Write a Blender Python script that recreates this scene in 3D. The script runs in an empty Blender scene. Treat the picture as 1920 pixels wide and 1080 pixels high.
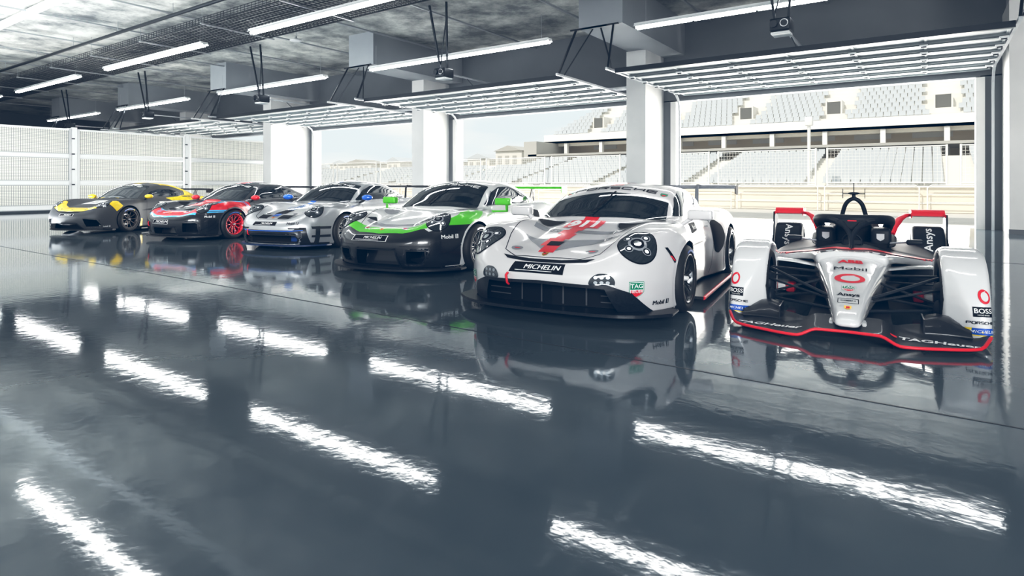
import bpy, bmesh, math, random
import numpy as np
from mathutils import Vector, Matrix
from mathutils.bvhtree import BVHTree
random.seed(7); rng=np.random.default_rng(7)
PI=math.pi; C=bpy.context.scene.collection
R=math.radians
# ------------------------------------------------------------------ materials
MATS={}
def mat(name,col,rough=.5,metal=0.,coat=0.,emis=0.,spec=.5,noise=0.,nscale=5.,bump=0.,bscale=20.,ecol=None,detail=4.,coatr=.03):
    if name in MATS: return MATS[name]
    m=bpy.data.materials.new(name); m.use_nodes=True; nt=m.node_tree; N=nt.nodes; L=nt.links
    b=N['Principled BSDF']; c=(*col,1)
    b.inputs['Base Color'].default_value=c; b.inputs['Roughness'].default_value=rough
    b.inputs['Metallic'].default_value=metal; b.inputs['Coat Weight'].default_value=coat
    b.inputs['Coat Roughness'].default_value=coatr; b.inputs['Specular IOR Level'].default_value=spec
    if emis:
        b.inputs['Emission Color'].default_value=(*(ecol or col),1); b.inputs['Emission Strength'].default_value=emis
    if noise or bump:
        tc=N.new('ShaderNodeTexCoord')
    if noise:
        n=N.new('ShaderNodeTexNoise'); n.inputs['Scale'].default_value=nscale; n.inputs['Detail'].default_value=detail
        L.new(tc.outputs['Object'],n.inputs['Vector'])
        r=N.new('ShaderNodeValToRGB'); r.color_ramp.elements[0].position=.35; r.color_ramp.elements[1].position=.68
        lo=[max(0,v*(1-noise)) for v in col]; hi=[min(1,v*(1+noise)) for v in col]
        r.color_ramp.elements[0].color=(*lo,1); r.color_ramp.elements[1].color=(*hi,1)
        L.new(n.outputs['Fac'],r.inputs['Fac']); L.new(r.outputs['Color'],b.inputs['Base Color'])
    if bump:
        n2=N.new('ShaderNodeTexNoise'); n2.inputs['Scale'].default_value=bscale; n2.inputs['Detail'].default_value=5
        L.new(tc.outputs['Object'],n2.inputs['Vector'])
        bp=N.new('ShaderNodeBump'); bp.inputs['Strength'].default_value=bump; bp.inputs['Distance'].default_value=.02
        L.new(n2.outputs['Fac'],bp.inputs['Height']); L.new(bp.outputs['Normal'],b.inputs['Normal'])
    MATS[name]=m; return m
# ------------------------------------------------------------------ mesh collector
class MB:
    def __init__(s): s.v=[];s.f=[];s.m=[];s.n=[];s.mats=[];s.smooth=[];s.cnt=0
    def mi(s,m):
        if m not in s.mats: s.mats.append(m)
        return s.mats.index(m)
    def add(s,v,f,m,n=None,smooth=False):
        v=np.asarray(v,float).reshape(-1,3); b=s.cnt
        s.v.append(v); s.cnt+=len(v)
        s.n.append(np.zeros((len(v),3)) if n is None else np.asarray(n,float))
        k=s.mi(m)
        for q in f: s.f.append([int(i)+b for i in q])
        s.m+= [k]*len(f); s.smooth+=[smooth]*len(f)
        return s
    def box(s,c,d,m,rot=None):
        x,y,z=[q/2 for q in d]
        v=np.array([(-x,-y,-z),(x,-y,-z),(x,y,-z),(-x,y,-z),(-x,-y,z),(x,-y,z),(x,y,z),(-x,y,z)])
        if rot is not None: v=v@np.array(rot.to_matrix() if hasattr(rot,'to_matrix') else rot).T
        return s.add(v+np.array(c),[(0,3,2,1),(4,5,6,7),(0,1,5,4),(1,2,6,5),(2,3,7,6),(3,0,4,7)],m)
    def box2(s,a,b,m):
        a=np.array(a,float);b=np.array(b,float); return s.box((a+b)/2,np.abs(b-a),m)
    def bbox(s,a,b,m,r=.02):   # box with chamfered edges
        a,b=np.minimum(a,b).astype(float),np.maximum(a,b).astype(float)
        bm=bmesh.new(); bmesh.ops.create_cube(bm,size=1)
        for v in bm.verts: v.co=Vector([(a[i]+b[i])/2+v.co[i]*(b[i]-a[i]) for i in range(3)])
        bmesh.ops.bevel(bm,geom=bm.edges[:],offset=r,segments=3,affect='EDGES',profile=.5)
        s.bm(bm,m); return s
    def bm(s,bm,m,smooth=True):
        bm.verts.index_update(); s.add([v.co[:] for v in bm.verts],[[v.index for v in f.verts] for f in bm.faces],m,smooth=smooth); bm.free()
    def tube(s,pts,r,m,n=8,cap=True,smooth=True,flat=1.):
        P=[Vector(p) for p in pts]; rr=r if hasattr(r,'__len__') else [r]*len(P)
        V=[];F=[]; up=None
        for i,p in enumerate(P):
            t=((P[i+1]-p).normalized() if i<len(P)-1 else Vector((0,0,0)))+((p-P[i-1]).normalized() if i else Vector((0,0,0)))
            t.normalize()
            if up is None: up=Vector((0,0,1)) if abs(t.z)<.9 else Vector((1,0,0))
            a=t.cross(up); 
            if a.length<1e-4: a=t.cross(Vector((0,1,0)))
            a.normalize(); b=a.cross(t).normalized(); up=b
            for k in range(n):
                th=2*PI*k/n+PI/n; V.append(p+a*math.cos(th)*rr[i]+b*math.sin(th)*rr[i]*flat)
        for i in range(len(P)-1):
            for k in range(n):
                F.append((i*n+k,i*n+(k+1)%n,(i+1)*n+(k+1)%n,(i+1)*n+k))
        s.add(V,F,m,smooth=smooth)
        if cap: s.add(V[:n],[tuple(range(n))[::-1]],m); s.add(V[-n:],[tuple(range(n))],m)
        return s
    def lathe(s,prof,m,c=(0,0,0),axis='y',n=48,smooth=True,closed=False):   # prof: (r, h)
        V=[];F=[]
        for r,h in prof:
            for k in range(n):
                a=2*PI*k/n
                p={'y':(r*math.cos(a),h,r*math.sin(a)),'z':(r*math.cos(a),r*math.sin(a),h),'x':(h,r*math.cos(a),r*math.sin(a))}[axis]
                V.append((p[0]+c[0],p[1]+c[1],p[2]+c[2]))
        M=len(prof)
        for i in range(M if closed else M-1):
            j=(i+1)%M
            for k in range(n): F.append((i*n+k,i*n+(k+1)%n,j*n+(k+1)%n,j*n+k))
        return s.add(V,F,m,smooth=smooth)
    def prism(s,poly,h0,h1,m,plane='xy',bev=0,smooth=False):  # poly 2D extruded between h0,h1 along the third axis
        def P(a,b,h): return {'xy':(a,b,h),'xz':(a,h,b),'yz':(h,a,b)}[plane]
        bm=bmesh.new(); vs=[bm.verts.new(P(a,b,h0)) for a,b in poly]
        f=bm.faces.new(vs); r=bmesh.ops.extrude_face_region(bm,geom=[f])
        d=Vector(P(0,0,h1-h0))
        bmesh.ops.translate(bm,vec=d,verts=[g for g in r['geom'] if isinstance(g,bmesh.types.BMVert)])
        bmesh.ops.recalc_face_normals(bm,faces=bm.faces[:])
        if bev: bmesh.ops.bevel(bm,geom=bm.edges[:],offset=bev,segments=2,affect='EDGES')
        s.bm(bm,m,smooth); return s
    def loft(s,rings,m,closed=True,cap=True,smooth=True):
        n=len(rings[0]); V=[p for r in rings for p in r]; F=[]
        for i in range(len(rings)-1):
            for k in range(n if closed else n-1): F.append((i*n+k,i*n+(k+1)%n,(i+1)*n+(k+1)%n,(i+1)*n+k))
        s.add(V,F,m,smooth=smooth)
        if cap and closed:
            s.add(rings[0],[tuple(range(n))[::-1]],m); s.add(rings[-1],[tuple(range(n))],m)
        return s
    def ball(s,c,r,m,seg=24):
        bm=bmesh.new(); bmesh.ops.create_uvsphere(bm,u_segments=seg,v_segments=seg//2,radius=1)
        rr=r if hasattr(r,'__len__') else (r,r,r)
        for v in bm.verts: v.co=Vector([v.co[i]*rr[i]+c[i] for i in range(3)])
        s.bm(bm,m); return s
    def xf(s,M):
        M=np.array(M); s.v=[v@M[:3,:3].T+M[:3,3] for v in s.v]; return s
    def build(s,name,parent=None,loc=None,rotz=None,recalc=False):
        me=bpy.data.meshes.new(name); V=np.concatenate(s.v)
        me.from_pydata(V.tolist(),[],s.f)
        for m in s.mats: me.materials.append(m)
        me.polygons.foreach_set('material_index',s.m); me.polygons.foreach_set('use_smooth',s.smooth)
        if recalc:
            bm=bmesh.new(); bm.from_mesh(me); bmesh.ops.recalc_face_normals(bm,faces=bm.faces[:]); bm.to_mesh(me); bm.free()
        me.update()
        N=np.concatenate(s.n)
        if np.abs(N).sum()>0: me.normals_split_custom_set_from_vertices(N.tolist())
        o=bpy.data.objects.new(name,me); C.objects.link(o)
        if parent: o.parent=parent
        if loc: o.location=loc
        if rotz is not None: o.rotation_euler.z=rotz
        return o
def tag(o,label=None,cat=None,group=None,kind=None):
    if label:o['label']=label
    if cat:o['category']=cat
    if group:o['group']=group
    if kind:o['kind']=kind
    return o
def empty(name,loc=(0,0,0),rz=0,label=None,cat=None,group=None):
    o=bpy.data.objects.new(name,None); C.objects.link(o); o.location=loc; o.rotation_euler=(0,0,rz); o.empty_display_size=.1
    return tag(o,label,cat,group)
KIDS={}
def copy_tree(o,loc,label=None,rz=None):
    r=o.copy(); C.objects.link(r); r.location=loc
    if rz is not None: r.rotation_euler.z=rz
    if label: r['label']=label
    def kids(a,b):
        for ch in [q for q in bpy.data.objects if q.parent==a]:
            c=ch.copy(); C.objects.link(c); c.parent=b; kids(ch,c)
    kids(o,r); return r
# ------------------------------------------------------------------ implicit surfaces
def smax(a,b,k):
    h=np.maximum(k-np.abs(a-b),0)/k; return np.maximum(a,b)+h*h*k*.25
def smin(a,b,k): return -smax(-a,-b,k)
def sstep(a,b,x):
    t=np.clip((x-a)/(b-a),0,1); return t*t*(3-2*t)
def spl(pts,sm=.02):
    pts=sorted(pts); X=np.array([p[0] for p in pts],float);Y=np.array([p[1] for p in pts],float)
    h=np.diff(X); d=np.diff(Y)/h; n=len(X); m=np.zeros(n)
    m[0]=d[0];m[-1]=d[-1]
    for i in range(1,n-1):
        if d[i-1]*d[i]>0:
            w1=2*h[i]+h[i-1];w2=h[i]+2*h[i-1]; m[i]=(w1+w2)/(w1/d[i-1]+w2/d[i])
    xs=np.linspace(X[0],X[-1],700); i=np.clip(np.searchsorted(X,xs)-1,0,n-2); t=(xs-X[i])/h[i]
    ys=(1+2*t)*(1-t)**2*Y[i]+t*(1-t)**2*h[i]*m[i]+t*t*(3-2*t)*Y[i+1]+t*t*(t-1)*h[i]*m[i+1]
    if sm:
        st=(X[-1]-X[0])/699; k=int(3*sm/st)
        if k>0:
            w=np.exp(-.5*(np.arange(-k,k+1)*st/sm)**2); w/=w.sum()
            lo=ys[0]-(np.arange(k,0,-1))*(ys[1]-ys[0]); hi=ys[-1]+np.arange(1,k+1)*(ys[-1]-ys[-2])
            ys=np.convolve(np.concatenate([lo,ys,hi]),w,'valid')
    return lambda x:np.interp(x,xs,ys)
def cpoly(pts):  # convex polygon "sdf" (max of half planes); returns f(a,b)
    P=np.array(pts,float); 
    ar=sum(P[i-1][0]*P[i][1]-P[i][0]*P[i-1][1] for i in range(len(P)))
    if ar<0:P=P[::-1]
    H=[]
    for i in range(len(P)):
        a=P[i-1];b=P[i];d=(b-a)/np.linalg.norm(b-a); n=np.array([d[1],-d[0]]); H.append((n[0],n[1],-n@a))
    def f(a,b):
        r=None
        for x,y,c in H:
            q=a*x+b*y+c; r=q if r is None else smax(r,q,.015)
        return r
    return f
def iso(F,lo,hi,h):
    ax=[np.arange(lo[i],hi[i]+h,h) for i in range(3)]
    X,Y,Z=np.meshgrid(*ax,indexing='ij'); G=F(X,Y,Z); s=G<0
    nx,ny,nz=G.shape; A=np.zeros((nx-1,ny-1,nz-1,3)); cnt=np.zeros((nx-1,ny-1,nz-1))
    base=[X,Y,Z]
    for axis in range(3):
        sl0=[slice(None)]*3; sl1=[slice(None)]*3; sl0[axis]=slice(0,-1); sl1[axis]=slice(1,None)
        g0=G[tuple(sl0)];g1=G[tuple(sl1)]; cr=(g0<0)!=(g1<0)
        t=np.where(cr,g0/np.where(cr,g0-g1,1),0)
        pos=[base[k][tuple(sl0)]+(t*h if k==axis else 0) for k in range(3)]
        o=[a for a in range(3) if a!=axis]
        for da in (0,1):
            for db in (0,1):
                q=[slice(None)]*3
                for a,dd in zip(o,(da,db)): q[a]=slice(dd,(G.shape[a]-1)+dd)
                q=tuple(q); c=cr[q]; cnt+=c
                for k in range(3): A[...,k]+=np.where(c,pos[k][q],0)
    act=cnt>0; idx=-np.ones(act.shape,int); idx[act]=np.arange(act.sum()); V=A[act]/cnt[act][:,None]
    Q=[]
    for axis in range(3):
        o=[a for a in range(3) if a!=axis]
        sl0=[slice(1,-1)]*3; sl1=[slice(1,-1)]*3; sl0[axis]=slice(0,-1); sl1[axis]=slice(1,None)
        a0=s[tuple(sl0)];a1=s[tuple(sl1)]; w=np.argwhere(a0!=a1); 
        inv=a0[tuple(w.T)]
        I=w.copy(); 
        for a in o: I[:,a]+=1
        def cell(da,db):
            J=I.copy(); J[:,o[0]]-=da; J[:,o[1]]-=db; return idx[tuple(J.T)]
        q=np.stack([cell(1,1),cell(0,1),cell(0,0),cell(1,0)],1)
        if axis==1: inv=~inv
        q[~inv]=q[~inv][:,::-1]; Q.append(q)
    Q=np.concatenate(Q); 
    def grad(P,e):
        g=[]
        for k in range(3):
            d=[0,0,0]; d[k]=e
            g.append((F(P[:,0]+d[0],P[:,1]+d[1],P[:,2]+d[2])-F(P[:,0]-d[0],P[:,1]-d[1],P[:,2]-d[2]))/(2*e))
        return np.stack(g,1)
    for _ in range(4):
        g=grad(V,h*.2); f=F(V[:,0],V[:,1],V[:,2]); st=(f/np.maximum((g*g).sum(1),.05))[:,None]*g
        ln=np.linalg.norm(st,axis=1,keepdims=True); V=V-st*np.minimum(1,h*.5/np.maximum(ln,1e-9))
    g=grad(V,h*.35); g/=np.maximum(np.linalg.norm(g,axis=1,keepdims=True),1e-9)
    return V,Q,g
class Body:   # an implicit body with projection tools
    def __init__(s,F,lo,hi,h):
        s.V,s.Q,s.N=iso(F,lo,hi,h); s.bvh=BVHTree.FromPolygons(s.V.tolist(),s.Q.tolist())
    def hit(s,o,d,b=None):
        return (b or s.bvh).ray_cast(Vector(o),Vector(d))
    def nrm(s,p,fi):
        q=s.Q[fi]; d=np.linalg.norm(s.V[q]-np.array(p),axis=1)+1e-4; w=1/d**1.5; n=(s.N[q]*w[:,None]).sum(0); return n/np.linalg.norm(n)
def shape2d(polys,step=.03):
    """polys: list of 2D outlines (or ready bmesh) -> bmesh cut on a grid"""
    if isinstance(polys,bmesh.types.BMesh): bm=polys
    else:
        bm=bmesh.new()
        for p in polys:
            try: bm.faces.new([bm.verts.new((a,b,0)) for a,b in p])
            except ValueError: pass
        bmesh.ops.triangulate(bm,faces=bm.faces[:])
    if not bm.verts: return bm
    for k in (0,1):
        vals=[v.co[k] for v in bm.verts]; lo,hi=min(vals),max(vals)
        n=int((hi-lo)/step); no=Vector((1,0,0)) if k==0 else Vector((0,1,0))
        for i in range(1,n+1):
            c=lo+(hi-lo)*i/(n+1)
            bmesh.ops.bisect_plane(bm,geom=bm.verts[:]+bm.edges[:]+bm.faces[:],plane_co=no*c,plane_no=no,dist=1e-5)
    return bm
def text_bm(txt,size=1.,sx=1.,shear=0.,sp=1.,bold=0.):
    cu=bpy.data.curves.new('t','FONT'); cu.body=txt; cu.size=size; cu.align_x='CENTER'; cu.align_y='CENTER'; cu.shear=shear; cu.space_character=sp
    cu.offset=bold*size; cu.resolution_u=3; cu.fill_mode='FRONT'
    o=bpy.data.objects.new('t',cu); C.objects.link(o); bpy.context.view_layer.update()
    dg=bpy.context.evaluated_depsgraph_get(); me=bpy.data.meshes.new_from_object(o.evaluated_get(dg))
    bpy.data.objects.remove(o); bpy.data.curves.remove(cu)
    bm=bmesh.new(); bm.from_mesh(me); bpy.data.meshes.remove(me)
    for v in bm.verts: v.co.x*=sx; v.co.z=0
    return bm
def strokes(lines,w,closed=False):
    out=[]
    for L in lines:
        L=[Vector(p) for p in L]
        n=len(L)
        off=[]
        for i in range(n):
            a=(L[i]-L[i-1]).normalized() if i else (L[1]-L[0]).normalized()
            b=(L[i+1]-L[i]).normalized() if i<n-1 else a
            na=Vector((-a.y,a.x)); nb=Vector((-b.y,b.x)); m=(na+nb); 
            if m.length<1e-6: m=na
            m.normalize(); off.append(m*(w/2/max(.35,m.dot(na))))
        for i in range(n-1):
            out.append([(L[i]-off[i])[:],(L[i+1]-off[i+1])[:],(L[i+1]+off[i+1])[:],(L[i]+off[i])[:]])
    return out
LET={'P':[[(0,0),(0,1)],[(0,1),(.85,1),(1,.88),(1,.62),(.85,.5),(.2,.5)]],
 'O':[[(.15,0),(.85,0),(1,.15),(1,.85),(.85,1),(.15,1),(0,.85),(0,.15),(.15,0)]],
 'R':[[(0,0),(0,1)],[(0,1),(.85,1),(1,.88),(1,.66),(.85,.54),(.2,.54)],[(.55,.54),(1,0)]],
 'S':[[(1,1),(.12,1),(0,.88),(0,.62),(.12,.5),(.88,.5),(1,.38),(1,.12),(.88,0),(0,0)]],
 'C':[[(1,1),(.15,1),(0,.85),(0,.15),(.15,0),(1,0)]],
 'H':[[(0,0),(0,1)],[(1,0),(1,1)],[(0,.5),(1,.5)]],
 'E':[[(1,1),(.12,1),(0,.9),(0,.1),(.12,0),(1,0)],[(0,.5),(.95,.5)]]}
def wide_word(word,W,Hh,th=None,curve=0.):
    n=len(word); g=W*.035; lw=(W-g*(n-1))/n; out=[]; th=th or Hh*.2
    for i,ch in enumerate(word):
        x0=-W/2+i*(lw+g)
        for L in LET[ch]:
            out+=strokes([[(x0+a*lw*.96,(b-.5)*(Hh-th)) for a,b in L]],th)
    if curve: out=[[(a,b-curve*a*a) for a,b in q] for q in out]
    return out
def ell(cx,cy,rx,ry,n=40,rot=0,a0=0,a1=360):
    r=[];c,s=math.cos(R(rot)),math.sin(R(rot)); N=n if a1-a0>=360 else n+1
    for k in range(N):
        t=R(a0+(a1-a0)*k/n); x,y=rx*math.cos(t),ry*math.sin(t); r.append((cx+x*c-y*s,cy+x*s+y*c))
    return r
def shield(cx,cy,w,h): 
    return [(cx-w/2,cy+h/2),(cx-w/2,cy-h*.15),(cx-w*.32,cy-h*.33),(cx,cy-h/2),(cx+w*.32,cy-h*.33),(cx+w/2,cy-h*.15),(cx+w/2,cy+h/2)][::-1]
def project(body,mb,polys,O,U,V,D,m,off=.003,step=.035,rot=0.,bvh=None,maxspan=None,far=8.,cen=(0,0),flatn=False):
    bm=shape2d(polys,step); O=Vector(O);U=Vector(U).normalized();V=Vector(V).normalized();D=Vector(D).normalized()
    c,s=math.cos(R(rot)),math.sin(R(rot)); pos={};nr={}
    for v in bm.verts:
        a,b=v.co.x,v.co.y; a,b=a*c-b*s+cen[0],a*s+b*c+cen[1]
        o=O+U*a+V*b-D*far
        if bvh is None:
            p,n,fi,t=body.bvh.ray_cast(o,D)
            if p is None: continue
            nn=body.nrm(p,fi)
        else:
            p,n,fi,t=bvh.ray_cast(o,D)
            if p is None: continue
            nn=np.array(n)
            if Vector(n).dot(D)>0: nn=-nn
        pos[v.index]=np.array(p)+nn*off - np.array(D)*off*.5; nr[v.index]=nn
    bm.verts.index_update()
    F=[];VV=[];NN=[];mp={}
    for f in bm.faces:
        ids=[v.index for v in f.verts]
        if any(i not in pos for i in ids): continue
        if maxspan:
            P=np.array([pos[i] for i in ids]); dd=P@np.array(D)
            e=dd.max()-dd.min()
            if e>maxspan: continue
        q=[]
        for i in ids:
            if i not in mp: mp[i]=len(VV); VV.append(pos[i]); NN.append(nr[i])
            q.append(mp[i])
        P=[VV[i] for i in q]; nn=np.cross(P[1]-P[0],P[2]-P[0])
        if nn@NN[q[0]]<0: q=q[::-1]
        F.append(q)
    bm.free()
    if F: mb.add(VV,F,m,n=NN,smooth=True)
    return mb
FRONT=dict(O=(0,0,0),U=(0,1,0),V=(0,0,1),D=(-1,0,0))
TOP=dict(O=(0,0,0),U=(0,1,0),V=(-1,0,0),D=(0,0,-1))
LEFT=dict(O=(0,0,0),U=(-1,0,0),V=(0,0,1),D=(0,-1,0))
RIGHT=dict(O=(0,0,0),U=(1,0,0),V=(0,0,1),D=(0,1,0))
# ------------------------------------------------------------------ car materials
black=mat('satin_black',(.012,.014,.018),.38,coat=.3)
carbon=mat('carbon_black',(.012,.015,.02),.42,coat=.12,spec=.35,noise=.3,nscale=60)
rubber=mat('tyre_rubber',(.018,.019,.021),.62,bump=.1,bscale=60)
glassm=mat('tinted_glass',(.012,.02,.028),.04,coat=1.,spec=.8)
lensm=mat('lamp_lens_glass',(.03,.038,.045),.03,coat=1.,spec=.8)
chrome=mat('lamp_reflector',(.75,.78,.8),.12,metal=1)
ledm=mat('led_white',(.8,.85,.88),.2,emis=.5)
void=mat('deep_black',(.004,.005,.007),.6,spec=.2)
meshm=mat('grille_mesh',(.02,.024,.03),.5)
redp=mat('paint_red',(.72,.015,.03),.35,coat=.6,coatr=.12)
white_t=mat('white_vinyl',(.82,.82,.82),.5,spec=.3)
black_t=mat('black_vinyl',(.008,.008,.01),.6,spec=.15)
blue_t=mat('blue_vinyl',(.02,.12,.5),.3,coat=.5)
yel_t=mat('yellow_vinyl',(.85,.65,.02),.3,coat=.5)
green_t=mat('green_vinyl',(.0,.25,.13),.3,coat=.5)
gold=mat('gold_badge',(.75,.45,.08),.3,metal=.8)
red_t=mat('red_vinyl',(.7,.02,.04),.5,spec=.3)
grey_t=mat('grey_vinyl',(.3,.31,.33),.3,coat=.8)
rimdark=mat('rim_dark_metal',(.13,.135,.14),.28,metal=.9)
steel=mat('steel',(.45,.46,.48),.3,metal=1)

# ---- generic coupe body field
SIDEW=[(2.4,.70),(2.0,.84),(1.7,.93),(1.4,.985),(1.2,.99),(.95,.965),(.7,.91),(.3,.885),(-.2,.885),(-.6,.92),(-.95,.98),(-1.25,1.0),(-1.6,.985),(-2.0,.90),(-2.4,.80)]
FEND=[(2.4,.40),(2.22,.52),(2.1,.61),(2.0,.685),(1.9,.745),(1.8,.795),(1.65,.85),(1.45,.885),(1.25,.90),(1.0,.895),(.7,.89),(.2,.89),(-.4,.90),(-.9,.94),(-1.3,.955),(-1.7,.93),(-2.1,.86),(-2.4,.78)]
HOOD=[(2.4,.46),(2.25,.53),(2.12,.60),(2.0,.65),(1.8,.705),(1.5,.77),(1.2,.825),(.95,.875),(.7,.91),(0,.93),(-1,.93),(-1.6,.92),(-2.1,.86),(-2.4,.8)]
ROOF=[(2.6,.1),(1.8,.35),(1.5,.5),(1.2,.72),(1.0,.86),(.9,.93),(.7,1.02),(.45,1.13),(.2,1.205),(0,1.235),(-.25,1.25),(-.6,1.235),(-1.0,1.165),(-1.4,1.06),(-1.8,.95),(-2.2,.85),(-2.6,.75)]
CABW=[(1.2,.74),(.7,.755),(.2,.765),(-.4,.755),(-.9,.70),(-1.4,.60),(-1.9,.5),(-2.4,.4)]
NOSE=[(0,2.12),(.12,2.16),(.25,2.215),(.4,2.235),(.5,2.225),(.6,2.18),(.75,2.1),(1.3,2.0)]
PLAN=[(0,0),(.25,-.012),(.45,-.055),(.6,-.12),(.75,-.23),(.85,-.35),(.95,-.55),(1.1,-1.0)]
def coupe_F(P):
    side=spl(P.get('side',SIDEW),.05); fend=spl(P.get('fend',FEND),.05); hood=spl(P.get('hood',HOOD),.05); rk=P.get('rk',1.25); roof=spl([(a,q if q<.9 else .9+(q-.9)*rk) for a,q in P.get('roof',ROOF)],.06)
    cab=spl(P.get('cab',CABW),.08); nose=spl(P.get('nose',NOSE),.03); plan=spl(P.get('plan',PLAN),.05)
    ws=P.get('ws',1.); wf=P.get('wf',1.25); wr=P.get('wr',-1.25); rf=P.get('rf',.385); cz=P.get('cz',.345)
    cuts=P.get('cuts',[]); tail=P.get('tail',-2.2); zs=P.get('zs',.885); gi=P.get('gi',.28); go=P.get('go',.66)
    hl=P.get('hl',0.)
    def T(x,ay):
        g=sstep(gi,go,ay); Th=hood(x); Tf=fend(x); return Th*(1-g)+Tf*g-.5*np.maximum(ay-.74,0)**2-.02*(ay/.4)**2*(1-g)*(ay<5)
    def F(x,y,z):
        ay=np.sqrt(y*y+1e-5)
        t=T(x,ay); a=(z-t)*.93
        W=side(x)*ws; sh=np.maximum(z-.52,0); W=W-.42*sh**2-.06*np.maximum(.3-z,0)-P.get('waist',0)*np.exp(-((x-P.get('wx',.2))/.5)**2)*np.exp(-((z-.42)/.18)**2)
        b=ay-W
        fr=(x-(nose(z)+plan(ay)))*.9
        rr=(tail+.3*np.maximum(ay-.5,0)**1.5-.25*np.maximum(z-.75,0)-x)*.95
        low=smax(a,b,.13); low=smax(low,fr,.10); low=smax(low,rr,.08); low=smax(low,P.get('zb',.10)-z,.04)
        xs=x+.28*ay**2
        c1=(z-(roof(xs)-.10*(ay/.62)**2*.8))*.85
        c2=ay-(cab(x)+.012-.34*(z-zs)-.2*np.maximum(z-1.05,0)); 
        c=smax(smax(c1,c2,.09),.6-z,.05)
        f=smin(low,c,.045)
        for cut in cuts: f=smax(f,-cut(x,ay,z,T),.012)
        for xw in (() if P.get('nw') else (wf,wr)):
            r=np.sqrt((x-xw)**2+(z-cz)**2)-(rf if xw>0 else rf+.01)
            well=np.maximum(r,P.get('wi',.60)-ay); f=smax(f,-well,.014)
        return f
    F.wells=lambda x,ay,z:np.minimum.reduce([np.maximum(np.sqrt((x-xw)**2+(z-cz)**2)-(rf if xw>0 else rf+.01),P.get('wi',.60)-ay) for xw in (wf,wr)])
    F.T=T
    return F
def cut_front(pts,x0,d=0.):   # opening in the nose, polygon in (|y|,z), everything in front of x0
    f=cpoly(pts); return lambda x,ay,z,T:np.maximum(f(ay,z),x0-d*ay-x)
def cut_top(pts,depth,slope=0.):     # polygon in (|y|,x), cut below hood
    f=cpoly(pts); return lambda x,ay,z,T:np.maximum(f(ay,x),(T(x,ay)-depth)-z)
def make_body(P,h):
    P0=dict(P); P0['cuts']=[]; P0['nw']=1
    F=coupe_F(P); b=Body(F,(-2.5,-1.12,.04),(2.42,1.12,1.42),h); b.F=F
    b.un=Body(coupe_F(P0),(-2.5,-1.12,.04),(2.42,1.12,1.42),max(h*1.5,.04))
    cuts=P.get('cuts',[]); c=b.V[b.Q].mean(1); ay=np.sqrt(c[:,1]**2+1e-5)
    w=F.wells(c[:,0],ay,c[:,2])<.006
    k=np.zeros(len(c),bool)
    for cut in cuts: k|=cut(c[:,0],ay,c[:,2],F.T)<.004
    b.dark=w|k|(c[:,2]<.108)
    return b
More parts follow.
